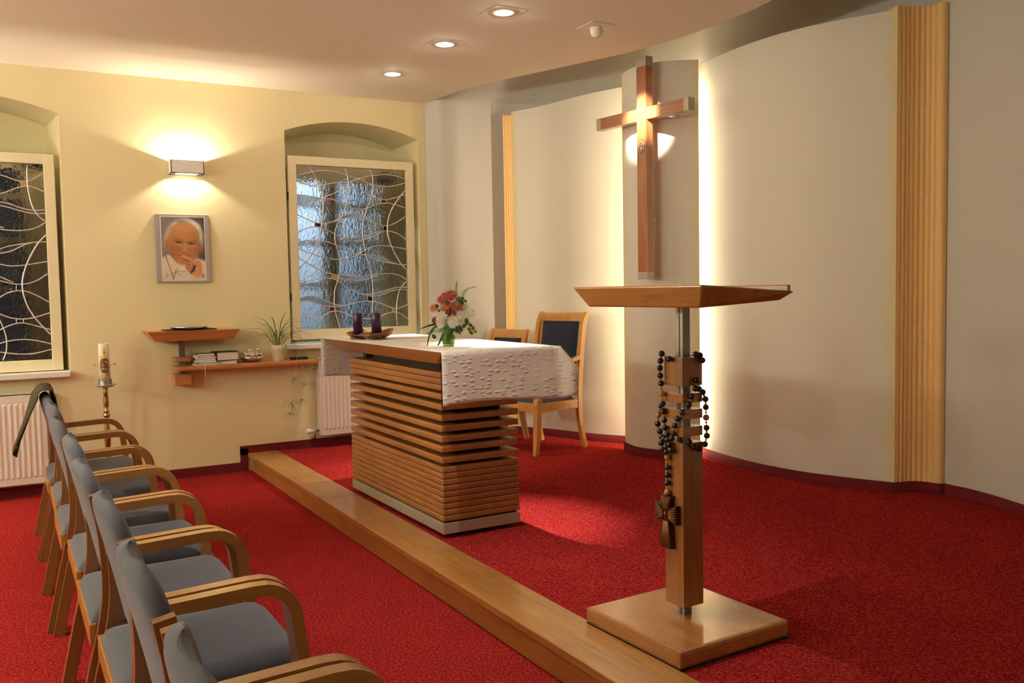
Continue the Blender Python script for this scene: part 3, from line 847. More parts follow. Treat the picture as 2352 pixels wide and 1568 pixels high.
def portrait():
    t = thing('framed_portrait', 'framed colour photograph of an elderly man in white with a skullcap, below the wall lamp', 'picture', (1.350, YW - 0.002, 1.655))
    W, Hh = 0.432, 0.565
    MB().box(-W / 2, W / 2, -0.022, 0, 0, Hh, bev=0.002).build('mount_board', M['alu'], t)
    nx, ny = 104, 150
    px0, px1, pz0, pz1 = -0.1745, 0.186, 0.012, 0.553
    m = MB()
    # colours (linear) by painting soft shapes in the coordinates of the picture, x 0..1, y 0..1 downwards
    def sm(d, s): return 1 / (1 + math.exp(max(-40, min(40, d / s))))
    def ell(x, y, cx, cy, rx, ry, rot=0, s=0.05):
        dx, dy = x - cx, (y - cy) * 1.5
        c_, s_ = cos(rot), sin(rot)
        a = (dx * c_ + dy * s_) / rx; b = (-dx * s_ + dy * c_) / (ry * 1.5)
        return sm(hypot(a, b) - 1, s)
    def seg(x, y, x0, y0, x1, y1, w_):
        dx, dy = x1 - x0, (y1 - y0) * 1.5
        px, py = x - x0, (y - y0) * 1.5
        k = max(0, min(1, (px * dx + py * dy) / (dx * dx + dy * dy + 1e-9)))
        return sm(hypot(px - k * dx, py - k * dy) / w_ - 1, 0.15)
    def mix(a, b, k): return tuple(p + (q - p) * k for p, q in zip(a, b))
    skin = (0.50, 0.20, 0.075); skl = (0.62, 0.29, 0.12); skd = (0.34, 0.115, 0.04); wh = (0.74, 0.63, 0.50); gr = (0.40, 0.36, 0.33); dk = (0.035, 0.02, 0.015)
    def paint(x, y):
        c_ = mix((0.24, 0.19, 0.19), (0.075, 0.052, 0.045), sm((0.72 - x) + 0.25 * (y - 0.3), 0.06))
        c_ = mix(c_, (0.35, 0.27, 0.24), 0.6 * ell(x, y, 0.10, 0.42, 0.14, 0.12, 0, 0.3))
        # robe
        sh = 0.62 + 0.9 * (x - 0.5) ** 2 + 0.06 * (x < 0.5)
        sh = 0.615 + max(0, 0.12 - x) * 0.25 if x < 0.5 else 0.60 + (x - 0.5) * 0.19
        c_ = mix(c_, wh, sm(sh - y, 0.008))
        c_ = mix(c_, (0.55, 0.45, 0.36), 0.6 * seg(x, y, 0.20, 0.66, 0.40, 0.80, 0.03))
        # hair/neck behind
        c_ = mix(c_, (0.45, 0.42, 0.38), ell(x, y, 0.55, 0.27, 0.385, 0.225, 0, 0.04))
        c_ = mix(c_, (0.78, 0.70, 0.60), ell(x, y, 0.57, 0.165, 0.30, 0.125, 0.12, 0.04))       # skullcap
        # ears
        c_ = mix(c_, skin, ell(x, y, 0.125, 0.425, 0.055, 0.095, 0.1, 0.08)); c_ = mix(c_, skd, 0.6 * ell(x, y, 0.135, 0.42, 0.022, 0.06, 0.1, 0.2))
        c_ = mix(c_, skd, ell(x, y, 0.885, 0.475, 0.050, 0.085, 0.15, 0.1))
        # face
        f_ = max(ell(x, y, 0.52, 0.33, 0.355, 0.235, 0, 0.035), ell(x, y, 0.51, 0.51, 0.325, 0.245, 0.05, 0.035))
        c_ = mix(c_, skin, f_)
        c_ = mix(c_, skl, 0.8 * f_ * ell(x, y, 0.52, 0.22, 0.24, 0.12, 0, 0.4))
        c_ = mix(c_, (0.20, 0.15, 0.12), 0.85 * ell(x, y, 0.45, 0.075, 0.17, 0.035, 0.06, 0.35))   # hair line
        c_ = mix(c_, (0.62, 0.55, 0.47), 0.7 * ell(x, y, 0.15, 0.27, 0.04, 0.10, 0.3, 0.3)); c_ = mix(c_, (0.66, 0.60, 0.52), 0.7 * ell(x, y, 0.90, 0.30, 0.035, 0.13, -0.1, 0.3))
        c_ = mix(c_, skd, 0.8 * f_ * ell(x, y, 0.25, 0.56, 0.10, 0.16, 0.3, 0.5)); c_ = mix(c_, skd, 0.75 * f_ * ell(x, y, 0.82, 0.55, 0.08, 0.16, -0.2, 0.5))
        for yy in (0.245, 0.275): c_ = mix(c_, skd, 0.18 * seg(x, y, 0.40, yy, 0.75, yy + 0.012, 0.012))
        # brows and eyes
        c_ = mix(c_, skd, 0.85 * seg(x, y, 0.31, 0.372, 0.50, 0.392, 0.026)); c_ = mix(c_, skd, 0.85 * seg(x, y, 0.58, 0.400, 0.78, 0.393, 0.026))
        c_ = mix(c_, skl, 0.9 * f_ * ell(x, y, 0.50, 0.17, 0.20, 0.06, 0, 0.5))
        c_ = mix(c_, skl, 0.7 * ell(x, y, 0.38, 0.443, 0.09, 0.022, 0.05, 0.3)); c_ = mix(c_, skl, 0.7 * ell(x, y, 0.69, 0.462, 0.09, 0.022, 0.05, 0.3))
        c_ = mix(c_, dk, 0.9 * seg(x, y, 0.335, 0.400, 0.47, 0.412, 0.011)); c_ = mix(c_, dk, 0.9 * seg(x, y, 0.595, 0.418, 0.75, 0.425, 0.012))
        c_ = mix(c_, dk, ell(x, y, 0.385, 0.406, 0.026, 0.014, 0, 0.2)); c_ = mix(c_, dk, ell(x, y, 0.675, 0.424, 0.026, 0.014, 0, 0.2))
        # nose
        c_ = mix(c_, skl, 0.8 * ell(x, y, 0.535, 0.49, 0.045, 0.075, 0, 0.3)); c_ = mix(c_, skd, 0.7 * seg(x, y, 0.445, 0.550, 0.50, 0.578, 0.012)); c_ = mix(c_, skd, 0.8 * seg(x, y, 0.50, 0.578, 0.60, 0.555, 0.012))
        c_ = mix(c_, skd, 0.55 * seg(x, y, 0.44, 0.50, 0.37, 0.56, 0.014)); c_ = mix(c_, skd, 0.4 * seg(x, y, 0.62, 0.50, 0.70, 0.55, 0.014))
        # mouth, chin
        c_ = mix(c_, (0.22, 0.06, 0.03), 0.9 * seg(x, y, 0.39, 0.606, 0.64, 0.612, 0.010)); c_ = mix(c_, skl, 0.5 * ell(x, y, 0.45, 0.68, 0.09, 0.04, 0, 0.4))
        # collar
        c_ = mix(c_, wh, seg(x, y, 0.155, 0.62, 0.34, 0.77, 0.035)); c_ = mix(c_, (0.80, 0.70, 0.58), ell(x, y, 0.46, 0.80, 0.12, 0.03, 0.2, 0.2))
        # hand with the fingers at the chin
        hl = (0.66, 0.31, 0.13)
        c_ = mix(c_, skd, seg(x, y, 0.49, 0.645, 0.64, 0.70, 0.040)); c_ = mix(c_, hl, seg(x, y, 0.48, 0.620, 0.66, 0.672, 0.034))
        c_ = mix(c_, hl, ell(x, y, 0.77, 0.80, 0.125, 0.125, 0.2, 0.05)); c_ = mix(c_, hl, seg(x, y, 0.80, 0.86, 0.82, 0.97, 0.105))
        for (xa, ya, xb, yb) in ((0.63, 0.70, 0.58, 0.79), (0.68, 0.72, 0.62, 0.83), (0.735, 0.75, 0.67, 0.87)):
            c_ = mix(c_, skd, seg(x, y, xa - 0.02, ya, xb - 0.02, yb, 0.036)); c_ = mix(c_, hl, seg(x, y, xa, ya, xb, yb, 0.030))
        c_ = mix(c_, (0.03, 0.02, 0.02), seg(x, y, 0.735, 0.77, 0.70, 0.83, 0.026)); c_ = mix(c_, (0.03, 0.02, 0.02), seg(x, y, 0.70, 0.85, 0.65, 0.865, 0.018))
        c_ = mix(c_, wh, sm(0.952 - y + (x < 0.6), 0.01)); c_ = mix(c_, (0.05, 0.03, 0.03), seg(x, y, 0.915, 0.90, 0.93, 0.945, 0.010))
        # gold cord
        for (xa, ya, xb, yb) in ((0.11, 0.62, 0.13, 0.69), (0.13, 0.69, 0.17, 0.76), (0.17, 0.76, 0.21, 0.87), (0.21, 0.87, 0.25, 0.97), (0.25, 0.97, 0.29, 0.89), (0.29, 0.89, 0.325, 0.81)):
            c_ = mix(c_, (0.30, 0.14, 0.04), seg(x, y, xa, ya, xb, yb, 0.009))
        # pale border of the print
        if x < 0.022 or y < 0.02 or x > 0.978 or y > 0.985: c_ = (0.70, 0.65, 0.62)
        return c_
    V = [[m.v((px0 + (px1 - px0) * i / nx, -0.0232, pz1 - (pz1 - pz0) * j / ny)) for j in range(ny + 1)] for i in range(nx + 1)]
    lay = m.b.loops.layers.color.new('paint')
    cols = {}
    for i in range(nx + 1):
        for j in range(ny + 1):
            c4 = paint(i / nx, j / ny)
            cols[V[i][j]] = tuple(max(0, q) ** (1 / 2.2) for q in c4) + (1,)
    for i in range(nx):
        for j in range(ny):
            f = m.face([V[i][j], V[i][j + 1], V[i + 1][j + 1], V[i + 1][j]])
            for lp in f.loops: lp[lay] = cols[lp.vert]
    m.build('photograph', vcol('portrait_print', 0.35, 0.2), t, fix=False)
    # handwriting across the lower left of the print
    s_ = MB()
    def P(x, y): return (px0 + (px1 - px0) * x, -0.0236, pz1 - (pz1 - pz0) * y)
    strokes = [[(0.09, 0.895), (0.12, 0.875), (0.10, 0.93), (0.065, 0.965), (0.085, 0.94), (0.13, 0.915)],
               [(0.12, 0.918), (0.14, 0.905), (0.145, 0.918), (0.16, 0.905), (0.17, 0.915)],
               [(0.21, 0.88), (0.235, 0.865), (0.225, 0.895), (0.25, 0.875), (0.27, 0.885), (0.285, 0.868), (0.30, 0.88), (0.325, 0.855), (0.32, 0.872), (0.35, 0.858)],
               [(0.37, 0.845), (0.36, 0.872)], [(0.37, 0.846), (0.39, 0.850), (0.37, 0.86)], [(0.42, 0.862), (0.435, 0.852), (0.44, 0.865), (0.455, 0.85), (0.47, 0.858), (0.49, 0.842), (0.52, 0.848), (0.545, 0.838)],
               [(0.225, 0.905), (0.25, 0.90), (0.245, 0.915)], [(0.27, 0.915), (0.285, 0.90), (0.28, 0.92)], [(0.34, 0.905), (0.37, 0.90), (0.39, 0.905), (0.42, 0.893), (0.45, 0.895)]]
    for q in strokes: s_.tube([P(*p) for p in q], 0.0009, seg=4)
    s_.build('handwriting', M['black'], t)
portrait()

# ================================================================== WALL CONSOLE WITH SHELF
t = thing('wall_console', 'small reddish wood wall console with a steel post and a long low shelf', 'wall shelf', (1.30, YW, 0.80))
zt = 0.46
MB().frustum([(-0.235, -0.31, 0.378), (0.375, -0.31, 0.378), (0.375, -0.01, 0.378), (-0.235, -0.01, 0.378)],
             [(-0.300, -0.345, zt), (0.425, -0.345, zt), (0.425, -0.001, zt), (-0.300, -0.001, zt)], bev=0.004).build('console_top', M['shelf'], t)
MB().box(-0.022, 0.022, -0.10, -0.055, 0.0, 0.39).build('steel_post', M['steel'], t)
MB().box(-0.075, 0.06, -0.15, -0.002, 0.0, 0.095, bev=0.006).build('wooden_block', M['shelf'], t)
MB().box(-0.080, 1.105, -0.245, -0.002, 0.125, 0.163, bev=0.012).build('shelf_board', M['shelf'], t)
MB().box(-0.075, 0.06, -0.15, -0.002, 0.195, 0.232, bev=0.012).build('wooden_block', M['shelf'], t)
# tray on the console
t = thing('serving_tray', 'shallow silver tray on a dark base on the wall console', 'tray', (1.345, YW - 0.19, 1.261))
m = MB(); m.box(-0.20, 0.20, -0.12, 0.12, 0.0, 0.007, bev=0.002); m.build('base_board', M['black'], t)
MB().lathe([(0.0, 0.008), (0.12, 0.008), (0.145, 0.016), (0.158, 0.028), (0.152, 0.028), (0.14, 0.018), (0.115, 0.012), (0.0, 0.012)], seg=32, caps=False).build('dish', M['silver'], t)

# books on the shelf
zsh = 0.80 + 0.163
def book(x, y, z, w_, d_, h_, rz, col, label, name='book', grp=None):
    t = thing(name, label, 'book', (x, y, z), rz, group=grp)
    MB().box(-w_ / 2, w_ / 2, -d_ / 2, d_ / 2, 0, h_ * 0.08).build('cover', plain('cover_' + name, col, 0.5), t)
    MB().box(-w_ / 2, w_ / 2, -d_ / 2, d_ / 2, h_ * 0.92, h_).build('cover', plain('cover_' + name, col, 0.5), t)
    MB().box(-w_ / 2, -w_ / 2 + 0.003, -d_ / 2, d_ / 2, h_ * 0.08, h_ * 0.92).build('spine', plain('spine_' + name, col, 0.5), t)
    MB().box(-w_ / 2 + 0.003, w_ / 2 - 0.005, -d_ / 2 + 0.004, d_ / 2 - 0.004, h_ * 0.08, h_ * 0.92).build('pages', M['paper'], t)
    return t
z = zsh
stack = [(0.19, 0.16, 0.012, (0.70, 0.68, 0.70), 'white booklet at the bottom of the book stack on the wall shelf'),
         (0.18, 0.155, 0.010, (0.16, 0.16, 0.40), 'thin blue booklet second from the bottom of the stack'),
         (0.175, 0.15, 0.013, (0.72, 0.70, 0.62), 'white booklet in the lower half of the stack, under the orange one'),
         (0.165, 0.14, 0.015, (0.70, 0.28, 0.05), 'thin orange book in the middle of the stack'),
         (0.16, 0.14, 0.014, (0.74, 0.70, 0.64), 'white booklet resting on the orange book of the stack'),
         (0.15, 0.13, 0.013, (0.66, 0.64, 0.60), 'pale booklet second from the top of the stack'),
         (0.15, 0.13, 0.016, (0.16, 0.13, 0.06), 'dark olive book on top of the stack')]
for i, (w_, d_, h_, c_, lb) in enumerate(stack):
    book(1.475 + 0.006 * sin(i * 2.1), YW - 0.135 - 0.008 * (i == 0), z, w_, d_, h_, radians(8 * sin(i * 1.7)), c_, lb, grp='books stacked on the wall shelf')
    z += h_ + 0.0004
rb = MB(); rb.tube([(0, 0, 0), (0.0, -0.012, -0.003), (0.003, -0.016, -0.03), (-0.002, -0.014, -0.07), (0.001, -0.015, -0.10)], 1, flat=(0.005, 0.0012))
tag(rb.build('bookmark_ribbon', M['paper'], loc=(1.45, YW - 0.235, zsh + 0.012)), 'white ribbon hanging from the bottom booklet of the stack', 'ribbon')
book(1.645, YW - 0.125, zsh, 0.16, 0.15, 0.028, radians(-3), (0.68, 0.62, 0.60), 'pale flat book under the thick black one', grp='books stacked on the wall shelf')
book(1.640, YW - 0.125, zsh + 0.0285, 0.185, 0.17, 0.075, radians(4), (0.030, 0.014, 0.012), 'thick black-bound book lying on the pale one', grp='books stacked on the wall shelf')

# silver bauble bowl
t = thing('bauble_ornament', 'cluster of silver baubles in a shallow bowl on the wall shelf beside the books', 'ornament', (1.865, YW - 0.125, zsh))
MB().lathe([(0.035, 0), (0.06, 0.004), (0.095, 0.03), (0.103, 0.05), (0.099, 0.05), (0.088, 0.032), (0.05, 0.01), (0.0, 0.008)], seg=28, caps=False).build('bowl', M['silver'], t)
rr = random.Random(3)
for i in range(16):
    a = i * 2.399; q = 0.075 * math.sqrt((i + 0.5) / 16)
    MB().ball((q * cos(a), q * sin(a), 0.052 + 0.022 * (1 - q / 0.075) + rr.uniform(0, 0.012)), 0.018 + rr.uniform(0, 0.004), 14, 10).build('bauble', M['silver'], t)
for (a, b, c_) in ((0.05, -0.02, 0.105), (-0.01, 0.02, 0.100)):
    MB().ball((a, b, c_), 0.020, 14, 10).build('bauble', M['silver'], t)

# spider plant
def ribbon(m, pts, w0, mat_e, mat_c, stripe=True):
    P = catmull(pts, 5)
    n = len(P)
    rows = []
    for i, p in enumerate(P):
        t_ = (P[min(i + 1, n - 1)] - P[max(0, i - 1)]).normalized()
        sd = t_.cross(Vector((0, 0, 1)))
        if sd.length < 0.05: sd = Vector((1, 0, 0))
        sd.normalize()
        nn = sd.cross(t_).normalized()
        w_ = w0 * min(1, 3.5 * (i + 1.2) / n) * max(0.04, (1 - (i / (n - 1)) ** 2.2))
        rows.append([m.v(p - sd * w_ + nn * w_ * 0.35), m.v(p - sd * w_ * 0.35), m.v(p + sd * w_ * 0.35), m.v(p + sd * w_ + nn * w_ * 0.35)])
    for A, B in zip(rows, rows[1:]):
        for k in range(3):
            m.use(mat_c if (k == 1 and stripe) else mat_e)
            m.face([A[k], A[k + 1], B[k + 1], B[k]], True)
t = thing('spider_plant', 'spider plant in a cream pot on the wall shelf, its offshoots hanging down', 'houseplant', (2.090, YW - 0.135, zsh))
m = MB(); m.lathe([(0.043, 0), (0.047, 0.01), (0.052, 0.045), (0.055, 0.05), (0.055, 0.085), (0.060, 0.09), (0.061, 0.135), (0.056, 0.135), (0.053, 0.11), (0.0, 0.11)], seg=28, caps=False)
m.build('pot', M['pot'], t)
MB().lathe([(0.0, 0.10), (0.054, 0.113), (0.03, 0.125), (0.0, 0.128)], seg=16, caps=False).build('soil', M['black'], t)
m = MB()
tips = [(-0.32, -0.04, 0.15, 0.24), (-0.26, -0.10, 0.24, 0.36), (-0.13, -0.18, 0.02, 0.22), (-0.20, -0.16, -0.08, 0.10), (-0.10, -0.12, 0.24, 0.36), (0.06, -0.10, 0.30, 0.34), (0.17, -0.04, 0.22, 0.34),
        (0.27, -0.10, 0.16, 0.32), (0.30, -0.12, 0.06, 0.20), (0.26, -0.16, -0.02, 0.14), (0.18, -0.20, 0.04, 0.20), (-0.02, -0.24, -0.10, 0.16), (0.02, -0.22, 0.05, 0.22), (0.10, -0.22, -0.05, 0.18), (-0.25, 0.02, 0.10, 0.26),
        (-0.10, 0.05, 0.22, 0.26), (0.12, 0.06, 0.20, 0.24), (-0.30, -0.10, 0.04, 0.18), (-0.22, -0.06, 0.24, 0.26), (0.20, 0.02, 0.14, 0.26), (-0.16, -0.12, 0.20, 0.26), (0.08, -0.14, 0.22, 0.26), (0.33, -0.06, 0.16, 0.22), (-0.08, -0.20, 0.12, 0.24), (0.24, -0.17, 0.14, 0.18)]
for (dx, dy, dz, pk) in tips:
    z0 = 0.12
    apex = z0 + max(dz, 0.05) + 0.02
    a = (0.25 * dx * 0.3, 0.25 * dy * 0.3, z0)
    b = (dx * 0.40, dy * 0.40, z0 + pk * 0.60)
    c_ = (dx * 0.78, dy * 0.78, z0 + (0.42 * pk + 0.45 * dz))
    ribbon(m, [a, b, c_, (dx, dy, z0 + dz)], 0.0065, M['leaf'], M['leafl'])
m.build('foliage', None, t, fix=False)
def offshoot(base, mid, end, seed, k=1.0):
    q = random.Random(seed)
    s_ = MB(); s_.tube(catmull([base, mid, end], 6), 0.0013, seg=5); st_ = s_.build('runner', M['leafl'], t)
    g = MB()
    for i in range(11):
        a = q.uniform(0, 2 * pi); L_ = q.uniform(0.07, 0.15) * k; up = q.uniform(-0.8, 0.9)
        e = Vector(end)
        d = Vector((cos(a) * 0.8, sin(a) * 0.35 - 0.1, 0))
        ribbon(g, [e, e + d * L_ * 0.35 + Vector((0, 0, L_ * 0.3 * up + 0.01)), e + d * L_ * 0.75 + Vector((0, 0, L_ * 0.30 * up)), e + d * L_ * 1.1 + Vector((0, 0, L_ * (0.3 * up - 0.45)))], 0.0038, M['leaf'], M['leafl'])
    g.build('plantlet', None, st_, fix=False)
offshoot((0.05, -0.03, 0.13), (0.16, -0.09, 0.10), (0.20, -0.13, -0.22), 2, 1.1)
offshoot((0.20, -0.13, -0.22), (0.21, -0.13, -0.27), (0.16, -0.12, -0.36), 9, 1.0)
offshoot((0.04, -0.03, 0.13), (0.14, -0.10, 0.14), (0.10, -0.14, -0.17), 5, 0.7)
offshoot((0.09, -0.12, -0.18), (0.09, -0.13, -0.27), (0.075, -0.12, -0.38), 8, 1.0)
offshoot((0.075, -0.12, -0.38), (0.07, -0.12, -0.42), (0.06, -0.12, -0.47), 12, 0.7)
offshoot((0.05, -0.04, 0.13), (0.24, -0.11, 0.06), (0.285, -0.12, -0.09), 15, 0.9)
tag(MB().box(-0.07, 0.07, -0.045, 0.045, 0, 0.02, bev=0.003).build('plant_tray', M['black'], loc=(2.275, YW - 0.13, zsh)), 'flat black dish at the right end of the wall shelf beside the plant pot', 'dish')

# ================================================================== PASCHAL CANDLE
t = thing('candle_stand', 'tall turned brass candle stand by the yellow wall, behind the row of chairs', 'candle stand', (0.685, 7.60, 0))
m = MB(); m.lathe([(0.0, 0.0), (0.15, 0.0), (0.15, 0.015), (0.10, 0.03), (0.04, 0.06), (0.025, 0.09)], seg=28, caps=False); m.build('foot', M['brass'], t)
m = MB(); m.lathe([(0.018, 0.08), (0.026, 0.14), (0.016, 0.20), (0.028, 0.24), (0.016, 0.27), (0.022, 0.40), (0.027, 0.46), (0.017, 0.55), (0.015, 0.575), (0.028, 0.59), (0.016, 0.605), (0.026, 0.615), (0.026, 0.628), (0.015, 0.64),
                   (0.024, 0.65), (0.015, 0.662), (0.021, 0.70), (0.022, 0.75), (0.014, 0.79), (0.020, 0.80), (0.014, 0.812), (0.020, 0.835), (0.018, 0.845)], seg=20)
m.build('stem', M['brass'], t)
MB().lathe([(0.0, 0.838), (0.05, 0.842), (0.082, 0.862), (0.080, 0.865), (0.05, 0.850), (0.0, 0.848)], seg=32, caps=False).build('drip_pan', M['alu'], t)
MB().lathe([(0.048, 0.852), (0.048, 0.905), (0.044, 0.905), (0.044, 0.853)], seg=28, caps=False).build('candle_socket', M['steel'], t)
t = thing('paschal_candle', 'thick ivory candle decorated with a yellow cross, red alpha and omega, on the brass stand', 'candle', (0.685, 7.60, 0.853))
MB().lathe([(0.0, 0.0), (0.040, 0.0), (0.040, 0.325), (0.036, 0.330), (0.0, 0.326)], seg=32, caps=False).build('wax_body', M['wax'], t)
MB().tube([(0, 0, 0.326), (0.002, 0, 0.338)], 0.0015, seg=6).build('wick', M['black'], t)
ca = atan2(-7.6, -0.685)   # facing the room
def onwax(a, z, r=0.0415): return (r * cos(ca + a), r * sin(ca + a), z)
def patch(a0, a1, z0, z1, mat, name, r=0.0412, n=6):
    g = MB(); V = g.grid(lambda u, v: onwax(a0 + (a1 - a0) * u, z0 + (z1 - z0) * v, r), n, 4)
    return g.build(name, mat, t)
patch(-0.18, 0.18, 0.06, 0.30, M['yelwax'], 'yellow_stripe')
g = MB().use(M['bronze'])
g.grid(lambda u, v: onwax((u - 0.5) * 1.6 * (1 - abs(2 * v - 1) ** 3 * 0.4), 0.105 + 0.11 * v, 0.044 - 0.001 * abs(2 * u - 1)), 10, 10); med = g.build('medallion', M['bronze'], t)
g = MB(); g.tube([onwax(0.1, 0.195, 0.047), onwax(0.35, 0.185, 0.047), onwax(0.62, 0.155, 0.047)], 0.004, seg=6)
for a in (-0.4, -0.15, 0.1, 0.35): g.tube([onwax(a, 0.118, 0.046), onwax(a + 0.02, 0.142, 0.046)], 0.0035, seg=5)
g.tube([onwax(-0.45, 0.17, 0.046), onwax(-0.1, 0.162, 0.047), onwax(0.3, 0.165, 0.047)], 0.003, seg=5)
g.build('relief', M['alu'], med)
def glyph(strokes, a0, z0, s_, name, mat):
    g = MB()
    for st_ in strokes: g.tube([onwax(a0 + x * s_ / 0.0415, z0 + y * s_, 0.0418) for x, y in st_], 0.0012, seg=5)
    g.build(name, mat, t)
glyph([[(0, 0), (0.5, 1.2), (1, 0)], [(0.2, 0.45), (0.8, 0.45)]], -0.75, 0.218, 0.014, 'letter_alpha', M['redwax'])
glyph([[(0, 0), (0.3, 0), (0.25, 0.25), (0.05, 0.6), (0.25, 1.05), (0.55, 1.15), (0.85, 1.05), (1.05, 0.6), (0.85, 0.25), (0.8, 0), (1.1, 0)]], 0.35, 0.082, 0.015, 'letter_omega', M['redwax'])
for (a, z) in ((0.0, 0.262), (0.0, 0.068)):
    g = MB(); g.ball(onwax(a, z, 0.043), 0.006, 10, 8); g.build('wax_nail', M['brass'], t)
for sgn in (-1, 1):
    g = MB()
    b = Vector(onwax(sgn * 1.15, 0.165, 0.040)); d = Vector((cos(ca + sgn * 1.45), sin(ca + sgn * 1.45), 0.0))
    g.tube([b, b + d * 0.028], 0.0016, seg=6); e = b + d * 0.036 + Vector((0, 0, 0.003)); g.ball(e, 0.009, 10, 8, 0.7)
    g.build('wax_nail', M['gold'], t)

# ================================================================== ROW OF CHAIRS
PITCH = 0.67
def make_chair():
    t = thing('armchair', 'chair', 'chair', (0, 0, 0), group='stacking armchairs in the row')
    HW = 0.325    # half width; local x forward, y left
    # legs and arms: bent laminated wood, one bow per side
    for s_ in (-1, 1):
        y = s_ * (HW - 0.022)
        # front leg + arm rest in one bend
        arm_z = 0.715
        cx, cz, r = 0.512, arm_z - 0.095, 0.095
        P = [(0.665, y, 0.0), (0.648, y, 0.25), (0.628, y, 0.50), (0.613, y, cz)]
        for k in range(1, 8):
            a = k / 8 * pi / 2
            P.append((cx + r * cos(a) + 0.005 * (1 - k / 8), y, cz + r * sin(a)))
        P += [(0.49, y, arm_z), (0.38, y, arm_z - 0.004), (0.28, y, arm_z - 0.008), (0.190, y, arm_z - 0.012)]
        m = MB(); m.tube(P, 1, flat=(0.044, 0.034, (-1, 0, 0)))
        bmesh.ops.bevel(m.b, geom=[e for e in m.b.edges if len(e.link_faces) == 2 and e.calc_face_angle(0) > 1.0], offset=0.006, segments=2, affect='EDGES')
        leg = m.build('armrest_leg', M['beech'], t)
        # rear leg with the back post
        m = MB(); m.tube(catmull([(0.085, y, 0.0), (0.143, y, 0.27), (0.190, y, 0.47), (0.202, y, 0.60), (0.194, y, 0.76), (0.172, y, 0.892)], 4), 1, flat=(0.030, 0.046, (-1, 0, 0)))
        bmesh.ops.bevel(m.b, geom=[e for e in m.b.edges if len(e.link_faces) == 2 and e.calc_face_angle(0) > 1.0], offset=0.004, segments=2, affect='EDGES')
        rl = m.build('rear_leg', M['beech_shade'], t)
        m = MB(); m.tube([(0.180, y - s_ * 0.018, 0.835), (0.180, y - s_ * 0.013, 0.835)], 0.011, seg=12)
        m.tube([(0.165, y - 0.026 * s_, 0.395), (0.165, y + 0.0155 * s_, 0.395)], 0.011, seg=12)
        m.build('screw_cap', M['black'], rl)
    # seat frame
    m = MB()
    HY = HW - 0.046
    m.box(0.135, 0.158, -HY, HY, 0.372, 0.445, bev=0.004); m.box(0.600, 0.622, -HY, HY, 0.375, 0.430, bev=0.004)
    m.box(0.158, 0.600, -HY, -HY + 0.022, 0.375, 0.43); m.box(0.158, 0.600, HY - 0.022, HY, 0.375, 0.43)
    m.build('seat_frame', M['beech'], t)
    m = MB()
    nu, nv = 22, 18
    def sup(q, e): return (1 - abs(2 * q - 1) ** e)
    T = []; B = []
    for i in range(nu + 1):
        u = i / nu; rt = []; rb_ = []
        for j in range(nv + 1):
            v = j / nv
            wx = 0.138 + 0.545 * u
            half = (HY - 0.004) * (1 - 0.10 * max(0, u - 0.75) ** 2 * 16 * 0.5) * (1 if u < 0.9 else 1 - 0.35 * ((u - 0.9) / 0.1) ** 2 * 0.4)
            y = half * (2 * v - 1)
            ed = min(1, sup(v, 8)) ** 0.5 * min(1, (1 - abs(2 * u - 1) ** 10)) ** 0.5
            top = 0.438 + (0.052 - 0.008 * sin(pi * u)) * ed - (0.030 * max(0, (u - 0.86) / 0.14) ** 2)
            rt.append(m.v((wx, y, top))); rb_.append((wx, y))
        T.append(rt); B.append(rb_)
    bot = [[m.v((B[i][j][0], B[i][j][1], 0.428 - (0.028 if i == nu else 0.0))) for j in range(nv + 1)] for i in range(nu + 1)]
    for i in range(nu):
        for j in range(nv):
            m.face([T[i][j], T[i + 1][j], T[i + 1][j + 1], T[i][j + 1]], True); m.face([bot[i][j], bot[i][j + 1], bot[i + 1][j + 1], bot[i + 1][j]], True)
    for i in range(nu): m.face([T[i][0], bot[i][0], bot[i + 1][0], T[i + 1][0]], True); m.face([T[i][nv], T[i + 1][nv], bot[i + 1][nv], bot[i][nv]], True)
    for j in range(nv): m.face([T[0][j], T[0][j + 1], bot[0][j + 1], bot[0][j]], True); m.face([T[nu][j], bot[nu][j], bot[nu][j + 1], T[nu][j + 1]], True)
    m.build('seat', M['greyfab'], t)
    # padded back: a rounded shield, leaning back and curved across
    m = MB()
    nu, nv = 20, 16
    def bk(side):
        rows = []
        for i in range(nu + 1):
            v = i / nu                      # 0 bottom .. 1 top
            z = 0.515 + 0.445 * v
            half = (HY - 0.020) * min(1, (1 - abs(2 * v - 1) ** 5)) ** 0.30 if 0 < v < 1 else 0.10
            half = max(half, 0.10)
            row = []
            for j in range(nv + 1):
                q = 2 * j / nv - 1
                y = half * q
                th = 0.030 * (max(0, 1 - abs(q) ** 6)) ** 0.5 * (max(0, 1 - abs(2 * v - 1) ** 8)) ** 0.5
                xc = 0.236 - 0.075 * v - 0.025 * v * v + 0.026 * q * q
                row.append((xc + side * th, y, z))
            rows.append(row)
        return rows
    F = [[m.v(p) for p in r_] for r_ in bk(1)]; G = [[m.v(p) for p in r_] for r_ in bk(-1)]
    for i in range(nu):
        for j in range(nv):
            m.face([F[i][j], F[i][j + 1], F[i + 1][j + 1], F[i + 1][j]], True); m.face([G[i][j], G[i + 1][j], G[i + 1][j + 1], G[i][j + 1]], True)
    for i in range(nu):
        m.face([F[i][0], F[i + 1][0], G[i + 1][0], G[i][0]], True); m.face([F[i][nv], G[i][nv], G[i + 1][nv], F[i + 1][nv]], True)
    for j in range(nv):
        m.face([F[0][j], G[0][j], G[0][j + 1], F[0][j + 1]], True); m.face([F[nu][j], F[nu][j + 1], G[nu][j + 1], G[nu][j]], True)
    bmesh.ops.remove_doubles(m.b, verts=m.b.verts, dist=0.0004)
    m.build('backrest', M['greyfab'], t)
    return t
ch0 = make_chair()
CX = 0.065
